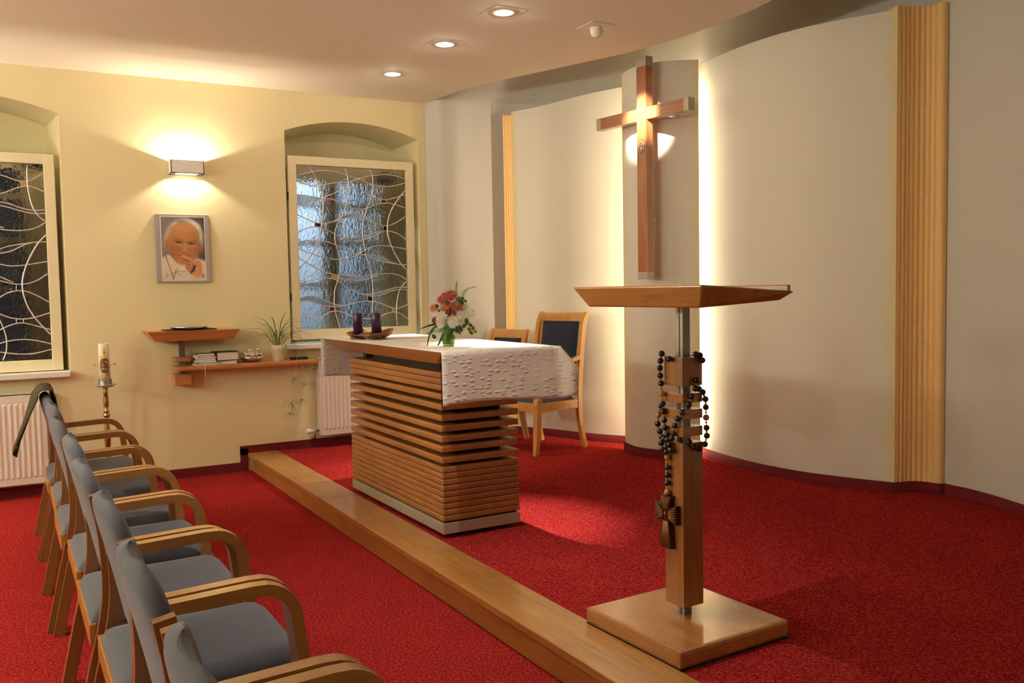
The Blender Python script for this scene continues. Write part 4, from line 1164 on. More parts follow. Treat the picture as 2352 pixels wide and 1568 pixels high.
labs = ['grey armchair at the far end of the row, a dark cloth over its back',
        'grey upholstered armchair second from the window wall in the row',
        'grey upholstered armchair third from the window wall in the row',
        'grey upholstered armchair fourth from the window wall in the row',
        'grey upholstered armchair fourth from the viewer in the row',
        'grey upholstered armchair third from the viewer in the row',
        'grey upholstered armchair second from the viewer, whose wooden back post tip shows',
        'grey upholstered armchair nearest the viewer, cut off by the bottom edge']
jit = [0.0, 0.004, -0.012, 0.006, -0.004, 0.008, 0.0, 0.004]
for i in range(8):
    o = ch0 if i == 0 else copy_tree(ch0)
    o.location = Vector((CX + jit[i] + 0.004 * i, 6.57 - PITCH * (i + 0.5), 0)) * K
    o['label'] = labs[i]

# cloth hung over the back of the first chair
m = MB()
def drape(u, v):
    # u along the strip over the back (front tail .. back tail), v across
    yc = 6.57 - PITCH * 0.5 + 0.05
    wv = 0.010 * sin(9 * v + 4 * u)
    w_ = 0.09 + 0.15 * (1 - abs(2 * u - 1)) + 0.02 * sin(7 * u)
    y = yc + (v - 0.5) * 2 * w_
    if u < 0.4:
        k = u / 0.4; z = 0.62 + 0.345 * k + 0.03 * (v - 0.5); x = 0.300 - 0.040 * k + wv
    elif u < 0.55:
        k = (u - 0.4) / 0.15; a = pi * k; x = 0.215 + 0.045 * cos(a); z = 0.965 + 0.030 * sin(a) + 0.025 * (1 - abs(2 * v - 1))
    else:
        k = (u - 0.55) / 0.45; z = 0.965 - 0.42 * k * (0.75 + 0.35 * abs(v - 0.3)); x = 0.170 - 0.13 * k + wv * 1.5
    return (x, y, z)
m.grid(drape, 34, 14)
o = m.build('draped_cloth', M['cloth2'])
sm_ = o.modifiers.new('thick', 'SOLIDIFY'); sm_.thickness = 0.004
tag(o, 'dark olive cloth thrown over the back of the farthest chair, in front of the radiator', 'cloth')

# ================================================================== ALTAR
t = thing('altar', 'slatted wooden altar table on a steel plinth beside the step', 'altar', (2.355, 5.235, ZP), radians(0.4))
hx, hy = 0.250, 0.736
MB().box(-hx + 0.06, hx - 0.06, -hy + 0.08, hy - 0.08, 0.0, 0.03).build('foot', M['black'], t)
MB().box(-hx, hx, -hy, hy, 0.026, 0.088, bev=0.003).build('plinth', M['plinth'], t)
m = MB(); m.box(-hx + 0.10, hx - 0.10, -hy + 0.20, hy - 0.20, 0.088, 0.97); m.build('inner_core', M['black'], t)
m = MB()
for sx in (-1, 1):
    for sy in (-1, 1): m.box(sx * (hx - 0.09) - 0.03, sx * (hx - 0.09) + 0.03, sy * (hy - 0.15) - 0.03, sy * (hy - 0.15) + 0.03, 0.088, 1.0)
m.build('steel_posts', M['black'], t)
MB().box(-hx + 0.02, hx - 0.02, -hy + 0.02, hy - 0.02, 0.088, 0.098).build('shadow_gap', M['black'], t)
for i in range(9):
    z0 = 0.098 + i * 0.0345
    MB().box(-hx, hx, -hy, hy, z0, z0 + 0.0342, bev=0.010).build('board', M['altar'], t)
for z1 in (0.614, 0.677, 0.734, 0.793, 0.853, 0.915, 0.974):
    z0 = z1 - 0.037 - ZP
    MB().box(-hx, hx, -hy, hy, z0, z1 - ZP, bev=0.009).build('slat', M['altar'], t)
for i in range(3):
    z0 = 0.989 + i * 0.035 - ZP
    MB().box(-hx, hx, -hy, hy, z0, z0 + 0.0347, bev=0.010).build('board', M['altar'], t)
TX0, TX1, TY0, TY1 = -0.355, 0.365, -0.975, 1.005
ZTOP = 1.226
m = MB(); m.frustum([(TX0 + 0.065, TY0 + 0.19, 0.995), (TX1 - 0.065, TY0 + 0.19, 0.995), (TX1 - 0.065, TY1 - 0.21, 0.995), (TX0 + 0.065, TY1 - 0.21, 0.995)],
                    [(TX0, TY0, 1.070), (TX1, TY0, 1.070), (TX1, TY1, 1.070), (TX0, TY1, 1.070)], bev=0.007)
m.build('altar_top', M['altar'], t)

# altar cloth
t = thing('altar_cloth', 'white damask cloth draped over the altar table', 'tablecloth', (2.355, 5.235, 1.2205), radians(0.4))
m = MB()
path = []    # perimeter of the hanging sides: (corner point, outward normal)
def seg_pts(a, b, n, nrm):
    return [((a[0] + (b[0] - a[0]) * i / n, a[1] + (b[1] - a[1]) * i / n), nrm) for i in range(n + 1)]
c1 = (TX0 - 0.004, TY0 - 0.003); c2 = (TX1, TY0 - 0.003); c3 = (TX1, TY1 + 0.003); c4 = (TX0 - 0.004, TY1 + 0.003)
path += seg_pts(c1, c2, 20, (0, -1))
path += [(c2, (sin(k / 8 * pi / 2), -cos(k / 8 * pi / 2))) for k in range(1, 8)]
path += seg_pts(c2, c3, 40, (1, 0))
path += [(c3, (cos(k / 8 * pi / 2), sin(k / 8 * pi / 2))) for k in range(1, 8)]
path += seg_pts(c3, c4, 20, (0, 1))
DR = 0.285
nr = 14
rows = []
for i, ((x, y), (nx_, ny_)) in enumerate(path):
    corner = min(1.0, 0.0 + (abs(nx_) * abs(ny_)) * 2.4)
    dc = min(hypot(x - c2[0], y - c2[1]), hypot(x - c3[0], y - c3[1]))
    fl = max(corner, math.exp(-(dc / 0.16) ** 2) * 0.35)
    row = []
    for j in range(nr + 1):
        r_ = j / nr * DR
        rr_ = min(r_, 0.17)
        out = fl * 0.115 * (rr_ / 0.17) ** 0.9 + 0.004 * min(1, r_ / 0.02)
        dz = -math.sqrt(max(0, r_ * r_ - out * out)) if r_ > 0 else 0
        wob = 0.006 * sin(i * 0.55 + 1.0) * (r_ / DR) ** 1.5 * (1 if corner < 0.1 else 0.3)
        row.append(m.v((x + nx_ * (out + wob), y + ny_ * (out + wob), 0.002 + dz + (0.010 * sin(i * 0.21) * (r_ / DR) ** 2))))
    rows.append(row)
for A, B in zip(rows, rows[1:]):
    for j in range(nr):
        if (A[j].co - B[j].co).length < 1e-6: m.face([A[j], A[j + 1], B[j + 1]], True)
        else: m.face([A[j], A[j + 1], B[j + 1], B[j]], True)
# top
nxx, nyy = 20, 40
T = [[m.v((c1[0] + (c2[0] - c1[0]) * i / nxx, c1[1] + (c4[1] - c1[1]) * j / nyy, 0.002 + 0.0012 * sin(i * 1.3) * sin(j * 0.9) * (0 < i < nxx) * (0 < j < nyy))) for j in range(nyy + 1)] for i in range(nxx + 1)]
for i in range(nxx):
    for j in range(nyy): m.face([T[i][j], T[i + 1][j], T[i + 1][j + 1], T[i][j + 1]], True)
bmesh.ops.remove_doubles(m.b, verts=m.b.verts, dist=0.0006)
o = m.build('cloth_sheet', M['damask'], t, fix=True)
so = o.modifiers.new('thick', 'SOLIDIFY'); so.thickness = 0.0022; so.offset = 1

# ------------------------------------------------------------------ things on the altar
ZA = 1.2255
# two purple candles in shell-shaped dishes
def shell(loc, rz, label, s_=1.0):
    t = thing('shell_dish', label, 'candle holder', loc, rz, group='bronze shell candle dishes')
    m = MB()
    def f(u, v):
        a = 2 * pi * u
        rip = 1 + 0.10 * cos(5 * a) + 0.16 * max(0, cos(a)) ** 3
        r_ = (0.050 + 0.042 * v) * s_ * rip if v > 0 else 0.050 * s_
        z_ = 0.012 + 0.026 * v ** 1.5 * (0.7 + 0.8 * max(0, cos(a - 0.3)) + 0.4 * max(0, cos(3 * a)))
        return (r_ * cos(a) * 1.15, r_ * sin(a) * 0.9, z_ * s_)
    V = m.grid(f, 40, 8, closeu=True)
    cen = m.v((0, 0, 0.012 * s_))
    for i in range(40): m.face([V[i][0], cen, V[(i + 1) % 40][0]], True)
    o = m.build('shell', M['bronze'], t)
    so = o.modifiers.new('thick', 'SOLIDIFY'); so.thickness = 0.005
    m = MB(); m.lathe([(0.0, 0), (0.052, 0), (0.060, 0.006), (0.058, 0.012), (0.0, 0.012)], seg=24, caps=False)
    bmesh.ops.scale(m.b, vec=(1.25, 0.95, 1.0), verts=m.b.verts)
    m.build('base', M['bronze'], t)
    g = MB()
    q = random.Random(4)
    for i in range(9):
        a = -2.4 + i * 0.22
        g.ball((0.062 * cos(a) * s_, 0.055 * sin(a) * s_, 0.024), 0.006 + q.uniform(0, 0.003), 8, 6)
    g.build('gilt_beads', M['gold'], t)
    return t
shell((2.135, 5.865, ZA), radians(60), 'bronze shell dish under the left purple candle')
shell((2.205, 5.700, ZA), radians(20), 'bronze shell dish under the right purple candle', 1.1)
for (x, y, lb) in ((2.135, 5.865, 'left one of the two purple pillar candles on the altar'), (2.205, 5.700, 'right one of the two purple pillar candles on the altar')):
    t = thing('pillar_candle', lb, 'candle', (x, y, ZA + 0.0155), group='purple pillar candles')
    MB().lathe([(0.0, 0.0), (0.0335, 0.0), (0.0335, 0.158), (0.031, 0.163), (0.022, 0.160), (0.0, 0.158)], seg=32, caps=False).build('wax_body', M['purple'], t)
    MB().tube([(0, 0, 0.157), (0.001, 0, 0.170)], 0.0012, seg=6).build('wick', M['black'], t)

# flowers
VX, VY = 2.245, 4.665
vt = thing('flower_vase', 'small green glass vase standing on the altar cloth, holding the bouquet', 'vase', (VX, VY, ZA))
m = MB(); m.lathe([(0.0, 0.0), (0.030, 0.0), (0.034, 0.003), (0.031, 0.010), (0.038, 0.026), (0.042, 0.042), (0.038, 0.062), (0.028, 0.080), (0.026, 0.095), (0.034, 0.112), (0.031, 0.112), (0.023, 0.094), (0.025, 0.080), (0.034, 0.062),
                   (0.038, 0.042), (0.034, 0.026), (0.026, 0.014), (0.0, 0.012)], seg=32, caps=False)
m.build('glass_body', M['vase'], vt)
bq = thing('bouquet', 'bouquet of white and rust-red chrysanthemums with fern and leaves in the green vase', 'flowers', (VX, VY, ZA + 0.03))
vd = Vector((VX, VY, 0)).normalized()      # away from the room
rt = Vector((vd.y, -vd.x, 0))
def bp(px, pz, dep=0.0):
    """place in the bouquet: px to the viewer's right, pz above the cloth, dep towards the viewer (cm-like survey units)"""
    q = rt * px - vd * dep
    return Vector((q.x, q.y, pz - 0.03))
def flower(c, r, layers, mat, nrm, seed, petal_w=0.2, cup=0.4, center=None):
    q = random.Random(seed)
    m = MB().use(mat)
    nrm = Vector(nrm).normalized()
    a = nrm.orthogonal().normalized(); b = nrm.cross(a)
    for L_ in range(layers):
        k = L_ / max(1, layers - 1)
        el = radians(-12 + (85 * cup + 25) * k)
        n = int(20 - 9 * k)
        rl = r * (1 - 0.45 * k)
        for i in range(n):
            th = 2 * pi * (i + 0.5 * (L_ % 2)) / n + q.uniform(-0.08, 0.08)
            d = a * cos(th) + b * sin(th)
            e2 = el + q.uniform(-0.12, 0.12)
            dd = d * cos(e2) + nrm * sin(e2)
            sd = nrm.cross(d).normalized() * r * petal_w * (1 - 0.4 * k) * 0.5
            s0 = c + nrm * r * 0.10 * k
            p1 = s0 + dd * rl * 0.12; p2 = s0 + dd * rl * 0.65; p3 = s0 + dd * rl * q.uniform(0.93, 1.05) + nrm * r * 0.06
            v = [m.v(p1 - sd * 0.4), m.v(p1 + sd * 0.4), m.v(p2 + sd + nrm * r * 0.02), m.v(p2 - sd + nrm * r * 0.02), m.v(p3)]
            m.face([v[0], v[1], v[2], v[3]], True); m.face([v[3], v[2], v[4]], True)
    if center:
        m.use(center); m.ball(c + nrm * r * (0.22 if center == M['petw'] else 0.10), r * (0.40 if center == M['petw'] else 0.22), 10, 6, 0.8)
    return m.build('flower_head', None, bq, fix=False)
tow = -vd
FL = [  # px, pz, depth, radius, kind
    (0.020, 0.295, 0.035, 0.045, 'r'), (-0.032, 0.272, 0.030, 0.038, 'r'), (-0.012, 0.290, -0.02, 0.034, 'r'), (-0.080, 0.222, 0.03, 0.034, 'o'), (-0.015, 0.212, 0.060, 0.040, 'o'), (0.040, 0.235, 0.045, 0.034, 'o'),
    (0.066, 0.225, 0.030, 0.035, 'o'), (0.008, 0.235, 0.05, 0.034, 'r'), (0.024, 0.190, 0.070, 0.035, 'd'), (-0.070, 0.148, 0.045, 0.036, 'd'), (0.000, 0.200, 0.072, 0.026, 'd'),
    (-0.034, 0.172, 0.060, 0.040, 'w'), (-0.040, 0.140, 0.055, 0.034, 'w'), (0.026, 0.144, 0.070, 0.042, 'w'), (0.070, 0.170, 0.050, 0.038, 'w'), (0.105, 0.178, 0.035, 0.034, 'w'), (0.132, 0.196, 0.020, 0.036, 'w'),
    (0.088, 0.225, 0.0, 0.042, 'w'), (-0.062, 0.195, 0.02, 0.034, 'w'), (-0.022, 0.240, 0.01, 0.032, 'w'), (0.072, 0.145, 0.045, 0.03, 'w')]
for i, (px, pz, dp, r_, kd) in enumerate(FL):
    c_ = bp(px, pz, dp)
    n_ = (tow * 0.8 + rt * px * 5 + Vector((0, 0, (pz - 0.17) * 4))).normalized()
    if kd == 'w': flower(c_ + tow * 0.008, r_ * 1.1, 6, M['petw'], n_, i, 0.20, 0.95, M['petw'])
    else: flower(c_, r_, 3, {'r': M['petr'], 'o': M['peto'], 'd': M['petd']}[kd], n_, i, 0.17, 0.35, M['petc'])
s_ = MB()
for (px, pz, dp, r_, kd) in FL:
    e = bp(px, pz, dp) - tow * 0.01
    s_.tube(catmull([(0.010 * cos(px * 90), 0.010 * sin(px * 90), -0.01), (e.x * 0.35, e.y * 0.35, e.z * 0.5), (e.x, e.y, e.z)], 4), 0.0016, seg=5)
s_.build('stems', M['leafd'], bq)
def frond(pts, n, lw, ll, mat, name):
    P = catmull(pts, 8)
    m = MB(); m.tube(P, 0.0014, seg=5)
    for i in range(2, len(P)):
        k = i / (len(P) - 1)
        tt = (P[i] - P[i - 1]).normalized()
        sd = tt.cross(-vd).normalized()
        for sg in (-1, 1):
            L_ = ll * (1 - 0.75 * k) * (0.6 + 0.4 * min(1, i / 5)); w_ = lw
            q0 = P[i]; q1 = q0 + sd * sg * L_ * 0.55 + tt * L_ * 0.25; q2 = q0 + sd * sg * L_ + tt * L_ * 0.5
            v = [m.v(q0 - tt * w_), m.v(q0 + tt * w_), m.v(q1 + tt * w_), m.v(q1 - tt * w_), m.v(q2)]
            m.face([v[0], v[1], v[2], v[3]], True); m.face([v[3], v[2], v[4]], True)
    return m.build(name, mat, bq, fix=False)
Z = lambda px, pz, dp=0.0: tuple(bp(px, pz, dp))
frond([Z(0.035, 0.19), Z(0.053, 0.27), Z(0.050, 0.33, 0.01), Z(0.056, 0.37, 0.01)], 10, 0.0016, 0.022, M['fern'], 'fern_frond')
frond([Z(0.05, 0.20), Z(0.085, 0.285), Z(0.110, 0.325, 0.01), Z(0.165, 0.342, 0.02)], 10, 0.0016, 0.020, M['fern'], 'fern_frond')
frond([Z(-0.02, 0.10, 0.03), Z(-0.05, 0.095, 0.05), Z(-0.09, 0.088, 0.06), Z(-0.12, 0.078, 0.07)], 10, 0.0016, 0.022, M['fern'], 'fern_frond')
frond([Z(-0.005, 0.175, 0.075), Z(-0.012, 0.12, 0.085), Z(-0.020, 0.075, 0.08), Z(-0.03, 0.04, 0.07)], 10, 0.0016, 0.018, M['leaf'], 'fern_frond')
frond([Z(0.012, 0.16, 0.07), Z(-0.002, 0.12, 0.078), Z(-0.006, 0.09, 0.08), Z(-0.012, 0.06, 0.07)], 10, 0.0016, 0.016, M['leaf'], 'fern_frond')
frond([Z(-0.03, 0.155, 0.05), Z(-0.075, 0.133, 0.05), Z(-0.115, 0.122, 0.05), Z(-0.155, 0.108, 0.05)], 10, 0.0028, 0.012, M['leafd'], 'leafy_sprig')
frond([Z(-0.05, 0.13, 0.05), Z(-0.092, 0.10, 0.06), Z(-0.112, 0.055, 0.07), Z(-0.122, 0.012, 0.072)], 10, 0.0028, 0.012, M['leafd'], 'leafy_sprig')
frond([Z(-0.02, 0.09, 0.06), Z(-0.035, 0.06, 0.07), Z(-0.05, 0.030, 0.075), Z(-0.060, 0.012, 0.08)], 10, 0.0028, 0.012, M['leafd'], 'leafy_sprig')
def roundleaf(c_, r_, rim, seed, m=None):
    q = random.Random(seed)
    g = MB()
    n_ = (tow + rt * q.uniform(-0.6, 0.6) + Vector((0, 0, q.uniform(-0.3, 0.5)))).normalized()
    a = n_.orthogonal().normalized(); b = n_.cross(a)
    c_ = Vector(c_)
    g.use(M['leafd'])
    cv = g.v(c_ + n_ * 0.003)
    I = [g.v(c_ + (a * cos(k * pi / 6) * 0.72 + b * sin(k * pi / 6)) * r_ * 0.68) for k in range(12)]
    O = [g.v(c_ + (a * cos(k * pi / 6) * 0.72 + b * sin(k * pi / 6)) * r_ - n_ * 0.002) for k in range(12)]
    for k in range(12): g.face([cv, I[k], I[(k + 1) % 12]], True)
    if rim: g.use(M['leafy'])
    for k in range(12): g.face([I[k], O[k], O[(k + 1) % 12], I[(k + 1) % 12]], True)
    return g.build('leaf', None, bq, fix=False)
for i, (px, pz, r_, rim) in enumerate([(0.110, 0.135, 0.018, 0), (0.092, 0.118, 0.020, 1), (0.128, 0.122, 0.019, 1), (0.140, 0.105, 0.022, 1), (0.120, 0.098, 0.018, 1), (0.150, 0.088, 0.018, 1), (0.130, 0.080, 0.020, 1), (0.105, 0.150, 0.016, 0),
                                     (0.057, 0.118, 0.020, 0), (0.070, 0.100, 0.018, 0), (0.048, 0.095, 0.020, 0), (0.062, 0.082, 0.016, 1), (-0.083, 0.062, 0.016, 0), (0.002, 0.222, 0.020, 0), (0.062, 0.272, 0.018, 0), (0.085, 0.275, 0.016, 1),
                                     (0.078, 0.255, 0.018, 0), (0.10, 0.262, 0.014, 1), (-0.052, 0.205, 0.014, 0), (0.000, 0.255, 0.016, 0), (0.030, 0.105, 0.020, 0), (0.015, 0.088, 0.018, 0), (-0.06, 0.235, 0.012, 0)]):
    roundleaf(bp(px, pz, 0.06 if pz < 0.2 else 0.05), r_, rim, i)

# ================================================================== LECTERN
LX, LY = 2.362, 2.752
t = thing('lectern', 'wooden lectern on a square base, with a steel post and stacked wooden blocks', 'lectern', (LX, LY, ZP), radians(2.0))
MB().box(-0.288, 0.288, -0.288, 0.288, 0.0, 0.0055).build('base_feet', M['black'], t)
MB().box(-0.288, 0.288, -0.288, 0.288, 0.005, 0.072, bev=0.014).build('base', M['lect'], t)
sp_ = MB().box(-0.0195, 0.0195, -0.0195, 0.0195, 0.07, 1.325, bev=0.001).build('steel_post', M['steel'], t)
mm = MB(); mm.box(-0.0205, -0.0185, -0.0022, 0.0022, 0.07, 1.325); mm.build('post_slot', M['black'], sp_)
hb = 0.053
MB().box(-hb, hb, -hb, hb, 0.117, 0.778, bev=0.002).build('long_block', M['lectz'], t)
for z0, z1 in ((0.804, 0.842), (0.873, 0.911), (0.938, 0.975)):
    MB().box(-hb, hb, -hb, hb, z0, z1, bev=0.002).build('thin_block', M['lect'], t)
MB().box(-hb, hb, -hb, hb, 1.005, 1.118, bev=0.002).build('upper_block', M['lectz'], t)
# sloping desk, low side towards the reader (+x)
dx0, dx1, dy0, dy1 = -0.262, 0.215, -0.382, 0.392
def dk(x, y, lvl):
    k = (x - dx0) / (dx1 - dx0)
    top = 1.404 - 0.030 * k; bot = 1.320 + 0.022 * k
    return (x, y, top if lvl else bot)
m = MB()
m.frustum([dk(dx0 + 0.022, dy0 + 0.035, 0), dk(dx1 - 0.045, dy0 + 0.035, 0), dk(dx1 - 0.045, dy1 - 0.085, 0), dk(dx0 + 0.022, dy1 - 0.085, 0)],
          [dk(dx0, dy0, 1), dk(dx1, dy0, 1), dk(dx1, dy1, 1), dk(dx0, dy1, 1)], bev=0.0085)
m.build('desk_top', M['lect'], t)
MB().box(dx1 - 0.022, dx1 - 0.006, dy0 + 0.02, dy1 - 0.02, 1.368, 1.398, bev=0.004).build('book_ledge', M['lect'], t)

# rosary hung on the lectern (placed with the same frame as the lectern)
t = thing('rosary', 'large rosary of dark wooden beads looped around the lectern blocks, with a carved crucifix', 'rosary', (LX, LY, ZP), radians(2.0))
bead_d = MB().ball((0, 0, 0), 0.0125, 14, 10).build('bead', M['bead'], t)
bead_l = MB().ball((0, 0, 0), 0.0130, 14, 10).build('bead', M['beadl'], t)
small = MB().ball((0, 0, 0), 0.0048, 8, 6).build('spacer_bead', M['beadl'], t)
used = {'d': 0, 'l': 0, 's': 0}
def put(kind, p):
    src = {'d': bead_d, 'l': bead_l, 's': small}[kind]
    o = src if used[kind] == 0 else src.copy()
    if used[kind]: COL.objects.link(o)
    used[kind] += 1
    o.location = Vector(p) * K
# local frame: lens sees the two faces x=-hb and y=-hb; the edge between them is nearest
def S(u, z, off=0.014):
    """u < 0 along the left face (towards +y), u > 0 along the right face (towards +x), in lectern-local units from the near edge"""
    if u <= 0: return (-hb - off, -hb - u - (off if u > -0.001 else 0), z)
    return (-hb + u, -hb - off, z)
zc = lambda py: 1.55 - ZP - (py - 655.0) * 0.001715      # bead height from the survey
strands = [
    ('loop_left', [(-0.060, 823), (-0.104, 812), (-0.112, 829), (-0.116, 846), (-0.114, 864), (-0.109, 882), (-0.104, 906, 'l'), (-0.100, 929), (-0.096, 948), (-0.092, 968), (-0.088, 985), (-0.078, 1001)]),
    ('loop_right', [(0.058, 812), (0.080, 815), (0.093, 827)]),
    ('drop_right', [(0.062, 872), (0.056, 891), (0.075, 893), (0.094, 901), (0.108, 918), (0.110, 937), (0.111, 961, 'l'), (0.113, 985), (0.115, 1004), (0.104, 1023), (0.076, 1032), (0.048, 1027), (0.020, 1013)]),
    ('cross_over', [(0.034, 908), (0.020, 926), (0.000, 943), (-0.014, 959), (-0.030, 976), (-0.038, 995), (-0.050, 1008)]),
    ('left_low', [(-0.110, 935), (-0.128, 958, 'l'), (-0.132, 979), (-0.120, 996), (-0.108, 1008), (-0.112, 1023), (-0.106, 1038)]),
    ('cluster', [(-0.070, 1012), (-0.060, 1022), (-0.080, 1030), (-0.050, 1035), (-0.092, 1012), (-0.076, 1040)]),
    ('pendant', [(-0.076, 1054, 'l'), (-0.076, 1078), (-0.077, 1096), (-0.077, 1115), (-0.078, 1137, 'l')])]
for nm, pts in strands:
    prev = None
    for q in pts:
        u, py = q[0], q[1]
        p = Vector(S(u, zc(py), 0.014))
        if nm == 'cluster': p += Vector((-0.006, -0.002, 0))
        put(q[2] if len(q) > 2 else 'd', p)
        if prev is not None and (p - prev).length > 0.024:
            put('s', (p + prev) / 2)
        prev = p
# strands over the top block behind the post
cord = MB()
for nm, pts in strands:
    P = [Vector(S(q[0], zc(q[1]), 0.014)) + (Vector((-0.006, -0.002, 0)) if nm == 'cluster' else Vector((0, 0, 0))) for q in pts]
    cord.tube(P, 0.0016, seg=5)
cord.tube([S(-0.060, zc(823), 0.0), (-0.0, 0.03, 1.118 + 0.004), (0.03, -0.02, 1.118 + 0.004), S(0.058, zc(812), 0.0)], 0.0016, seg=5)
cord.build('cord', M['black'], t)
# crucifix
cz = zc(1190) + 0.0
g = MB()
def cr(outline, x0, x1): g.prism(outline, x0, x1, axis='X')
yc = -hb + 0.077
O = [(-0.032, 0.080), (0.032, 0.080), (0.022, 0.034), (0.062, 0.046), (0.062, -0.030), (0.022, -0.020), (0.032, -0.132), (-0.032, -0.132), (-0.022, -0.020), (-0.062, -0.030), (-0.062, 0.046), (-0.022, 0.034)]
g.prism([(yc + a, cz + b) for a, b in O], -hb - 0.026, -hb - 0.003, axis='X')
cf = g.build('crucifix', M['bead'], t)
g = MB()
xf = -hb - 0.0272
for k in range(-4, 5):
    g.tube([(xf, yc + k * 0.0030, cz - 0.024), (xf, yc + k * 0.0066, cz - 0.128)], 0.0014, seg=4)
    if abs(k) < 4: g.tube([(xf, yc + k * 0.003, cz + 0.026), (xf, yc + k * 0.0085, cz + 0.076)], 0.0014, seg=4)
    for sg in (-1, 1): 
        if abs(k) < 4: g.tube([(xf, yc + sg * 0.018, cz + 0.006 + k * 0.004), (xf, yc + sg * 0.059, cz + 0.008 + k * 0.0110)], 0.0014, seg=4)
g.tube([(xf - 0.001, yc, cz + 0.016), (xf - 0.001, yc, cz - 0.014)], 0.0016, seg=5); g.tube([(xf - 0.001, yc - 0.007, cz + 0.007), (xf - 0.001, yc + 0.007, cz + 0.007)], 0.0016, seg=5)
g.build('carved_rays', M['beadl'], cf)

# ================================================================== CROSS ON THE WALL PANEL
t = thing('wall_cross', 'large wooden cross with steel end caps on the bulging centre panel', 'cross', (4.455, 5.670, 1.61), radians(6.3))
wz = 0.052
MB().box(0.0, 0.075, -wz, wz, 0.058, 1.667, bev=0.003).build('upright_beam', M['cross'], t)
MB().box(-0.002, 0.077, -wz - 0.002, wz + 0.002, 0.0, 0.058, bev=0.003).build('end_cap', M['plinth'], t)
MB().box(-0.002, 0.077, -wz - 0.002, wz + 0.002, 1.667, 1.745, bev=0.003).build('end_cap', M['plinth'], t)
m = MB(); m.box(0.004, 0.071, -0.445, -wz, 1.250, 1.345, bev=0.003); m.box(0.004, 0.071, wz, 0.480, 1.250, 1.345, bev=0.003); m.build('cross_arm', M['crossy'], t)
MB().box(0.002, 0.073, -0.495, -0.445, 1.248, 1.347, bev=0.003).build('end_cap', M['plinth'], t)
MB().box(0.002, 0.073, 0.480, 0.535, 1.248, 1.347, bev=0.003).build('end_cap', M['plinth'], t)
m = MB(); m.box(0.075, 0.135, -0.02, 0.02, 0.45, 0.49); m.box(0.075, 0.135, -0.02, 0.02, 1.28, 1.32); m.build('wall_fixing', M['steel'], t)
m = MB(); m.tube([(-0.002, 0.030 * cos(a) * (1 if abs(cos(a)) < 0.7 else 1), 1.035 + 0.045 * sin(a)) for a in [k * pi / 12 for k in range(24)]], 0.004, seg=6, closed=True); m.build('relic_rim', M['alu'], t)
m = MB(); m.ball((0.0, -0.010, 1.030), 0.016, 12, 8, 1.6); m.ball((-0.004, -0.016, 1.048), 0.008, 8, 6); m.ball((-0.004, -0.004, 1.010), 0.008, 8, 6); m.build('relic', M['silver'], t)

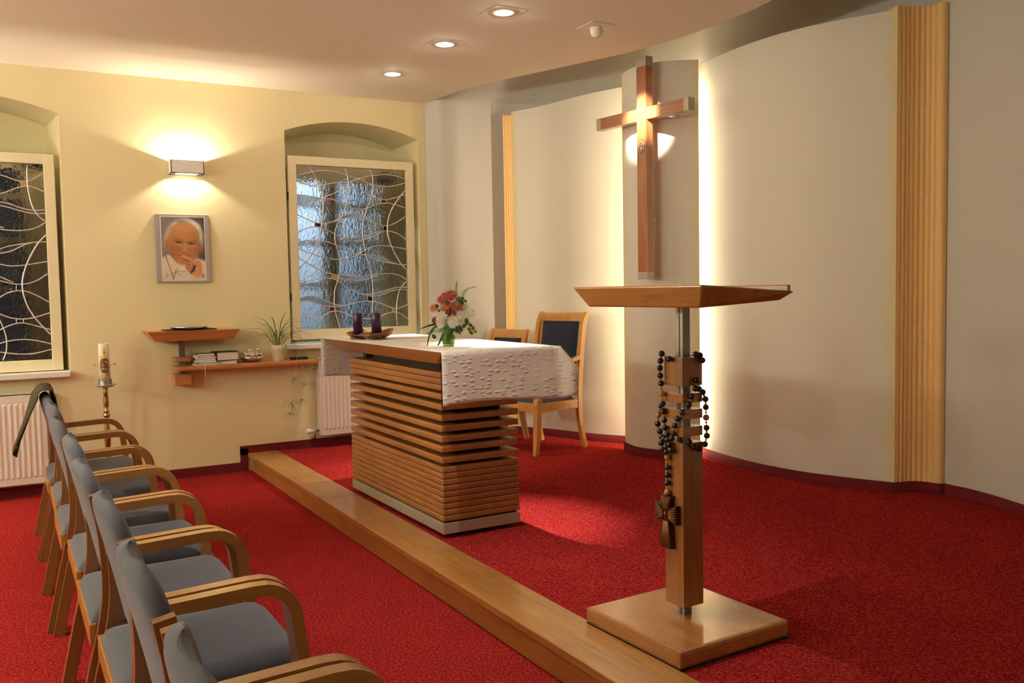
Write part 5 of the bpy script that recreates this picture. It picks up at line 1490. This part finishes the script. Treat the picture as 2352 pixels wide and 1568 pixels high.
# ================================================================== CELEBRANT CHAIRS
def celebrant(loc, rz, label, W_, SZ, BZ, arms, grp=None):
    """local: faces -x; origin under the middle of the seat"""
    t = thing('upholstered_chair', label, 'chair', loc, rz, group=grp)
    hw, xf, xr = W_ / 2, -0.26, 0.24
    for s_ in (-1, 1):
        y = s_ * (hw - 0.025)
        top = SZ + (0.10 if arms else -0.02)
        m = MB(); m.tube(catmull([(xf - 0.025, y, 0.0), (xf - 0.005, y, 0.18), (xf, y, SZ - 0.10), (xf + 0.002, y, SZ - 0.02), (xf + (0.06 if arms else 0.002), y, top)], 4), [1.0 if k > 4 else 0.72 + 0.07 * k for k in range(17)], flat=(0.050, 0.050, (-1, 0, 0)))
        m.build('front_leg', M['armch'], t)
        m = MB()
        P = catmull([(xr + 0.07, y, 0.0), (xr + 0.015, y, 0.22), (xr, y, SZ - 0.05), (xr + 0.012, y, SZ + 0.2), (xr + 0.055, y, BZ - 0.15), (xr + 0.085, y, BZ - 0.045), (xr + 0.115, y, BZ)], 4)
        m.tube(P, [0.8 + 0.2 * min(1, k / 8) for k in range(len(P))], flat=(0.042, 0.050, (-1, 0, 0)))
        bmesh.ops.bevel(m.b, geom=[e for e in m.b.edges if len(e.link_faces) == 2 and e.calc_face_angle(0) > 1.0], offset=0.006, segments=2, affect='EDGES')
        m.build('rear_leg', M['armch'], t)
        if arms:
            m = MB(); m.tube(catmull([(xf + 0.055, y, SZ + 0.09), (xf + 0.09, y, SZ + 0.24), (xf + 0.16, y, SZ + 0.285), (xr - 0.1, y, SZ + 0.31), (xr + 0.01, y, SZ + 0.335)], 5), 1, flat=(0.042, 0.032, (-1, 0, 0)))
            m.build('armrest', M['armch'], t)
    m = MB()
    m.box(xf, xr, -hw + 0.01, -hw + 0.035, SZ - 0.105, SZ - 0.03, bev=0.003); m.box(xf, xr, hw - 0.035, hw - 0.01, SZ - 0.105, SZ - 0.03, bev=0.003)
    m.box(xf - 0.012, xf + 0.014, -hw + 0.04, hw - 0.04, SZ - 0.105, SZ - 0.03, bev=0.003); m.box(xr - 0.012, xr + 0.012, -hw + 0.04, hw - 0.04, SZ - 0.105, SZ - 0.03)
    m.build('seat_rail', M['armch'], t)
    m = MB()
    def seat(u, v):
        x = xf + 0.012 + (xr - xf - 0.02) * u; y = (hw - 0.05) * (2 * v - 1)
        return (x, y, SZ - 0.032 + 0.040 * (1 - abs(2 * u - 1) ** 6) ** 0.5 * (1 - abs(2 * v - 1) ** 6) ** 0.5)
    m.grid(seat, 18, 18)
    m.build('seat', M['navy'], t)
    # back: rolled top rail, frame and pad
    def bx(z):
        k = (z - SZ) / (BZ - SZ)
        return xr + 0.010 + 0.085 * k ** 1.6
    m = MB()
    z1 = BZ - 0.068
    m.prism([(bx(z1) - 0.016, z1), (bx(z1) + 0.012, z1), (bx(BZ) + 0.030, BZ - 0.012), (bx(BZ) + 0.034, BZ + 0.004), (bx(BZ) + 0.018, BZ + 0.010), (bx(BZ) - 0.004, BZ - 0.002), (bx(BZ) - 0.018, BZ - 0.025)], -hw + 0.045, hw - 0.045, axis='Y')
    m.build('top_rail', M['armch'], t)
    m = MB()
    for s_ in (-1, 1):
        m.tube([(bx(z) - 0.002, s_ * (hw - 0.058), z) for z in (SZ + 0.10, SZ + 0.25, SZ + 0.4, z1)], 1, flat=(0.026, 0.022, (-1, 0, 0)))
    m.box(bx(SZ + 0.1) - 0.012, bx(SZ + 0.1) + 0.010, -hw + 0.045, hw - 0.045, SZ + 0.075, SZ + 0.12)
    m.build('back_frame', M['armch'], t)
    m = MB()
    def pad(side):
        def f(u, v):
            z = SZ + 0.12 + (z1 - SZ - 0.12) * u; y = (hw - 0.070) * (2 * v - 1)
            th = 0.006 + 0.022 * (1 - abs(2 * u - 1) ** 4) ** 0.6 * (1 - abs(2 * v - 1) ** 4) ** 0.6
            return (bx(z) - 0.002 + side * th * (1 if side < 0 else 0.5), y, z)
        return f
    m.grid(pad(-1), 14, 12); m.grid(pad(1), 14, 12)
    m.build('backrest_pad', M['navy'], t)
    return t
celebrant((4.055, 6.66, ZP), radians(12), 'larger celebrant armchair with navy upholstery, right behind the altar', 0.60, 0.465, 1.175, True)
celebrant((3.865, 7.265, ZP), radians(16), 'smaller navy chair of light wood, left behind the altar', 0.50, 0.46, 1.01, False)

# ================================================================== CEILING LAMPS
def downlight(x, y, label, e=1.0, aim=None, cone=62):
    t = thing('recessed_spotlight', label, 'ceiling light', (x, y, ZC), group='recessed spotlights in the ceiling')
    m = MB(); m.lathe([(0.052, 0.0), (0.056, -0.004), (0.075, -0.006), (0.078, 0.0)], seg=36, caps=False); m.build('trim_ring', M['white'], t)
    m = MB(); m.lathe([(0.0, -0.001), (0.050, -0.001)], seg=28, caps=False); m.build('lamp_glass', M['refl'], t)
    m = MB(); m.box(-0.11, 0.11, -0.11, 0.11, -0.002, 0.0); m.build('cover_plate', M['ceil'], t)
    m = MB(); m.ball((0, 0, -0.009), 0.009, 12, 8, 0.8); m.build('bulb', M['bulb'], t)
    tgt = (0, 0, -1) if aim is None else aim
    lamp('spot', 'SPOT', (0, 0, -0.018), 85 * e, WARM, target=(tgt[0], tgt[1], tgt[2] - 0.018), parent=t, spot_size=radians(cone), spot_blend=1.0, shadow_soft_size=0.018)
    return t
downlight(2.889, 6.95, 'round ceiling spotlight nearest the window wall')
downlight(2.890, 5.957, 'round ceiling spotlight in the middle of the three over the altar', 3.0, (-0.09, 0.15, -1), 30)
downlight(2.907, 5.113, 'round ceiling spotlight with a star-like glare, above the altar', 6.0, (-0.10, -0.16, -1), 30)
downlight(1.40, 3.5, 'round ceiling spotlight above the gangway between the chairs and the step, out of view', 1.5, (0.03, 0.02, -1), 80)
for (x, y, lb) in ((-0.9, 6.3, 'ceiling spotlight over the seats by the window wall, out of view'), (-0.9, 4.2, 'ceiling spotlight over the middle of the seats, out of view'),
                   (-0.9, 2.0, 'ceiling spotlight over the seats beside the viewer, out of view'), (-0.9, -0.8, 'ceiling spotlight at the back of the room, out of view')):
    downlight(x, y, lb, 1.0)
# swivelling spotlight for the cross
t = thing('swivel_spotlight', 'swivelling ceiling spotlight on a square plate, aimed at the cross', 'ceiling light', (3.633, 5.107, ZC))
m = MB(); m.box(-0.10, 0.10, -0.10, 0.10, -0.004, 0.0, bev=0.001); m.build('square_plate', M['ceil'], t)
aim = Vector((4.47, 5.68, 2.90)) - Vector((3.633, 5.107, ZC)); aim.normalize()
q = aim.to_track_quat('-Z', 'Y').to_euler()
h = MB(); h.lathe([(0.0, 0.035), (0.034, 0.035), (0.044, 0.0), (0.044, -0.018), (0.040, -0.018), (0.036, 0.0), (0.0, 0.004)], seg=28, caps=False)
ho = h.build('lamp_head', M['ceil'], t, loc=(0, 0, -0.030)); ho.rotation_euler = q
h = MB(); h.lathe([(0.0, -0.010), (0.038, -0.010)], seg=28, caps=False); ho = h.build('lamp_glass', M['refl'], t, loc=(0, 0, -0.030)); ho.rotation_euler = q
lamp('spot', 'SPOT', tuple(Vector((0, 0, -0.030)) + aim * 0.03), 520, WARM, target=tuple(Vector((0, 0, -0.030)) + aim * 1.0), parent=t, spot_size=radians(22), spot_blend=1.0, shadow_soft_size=0.015)
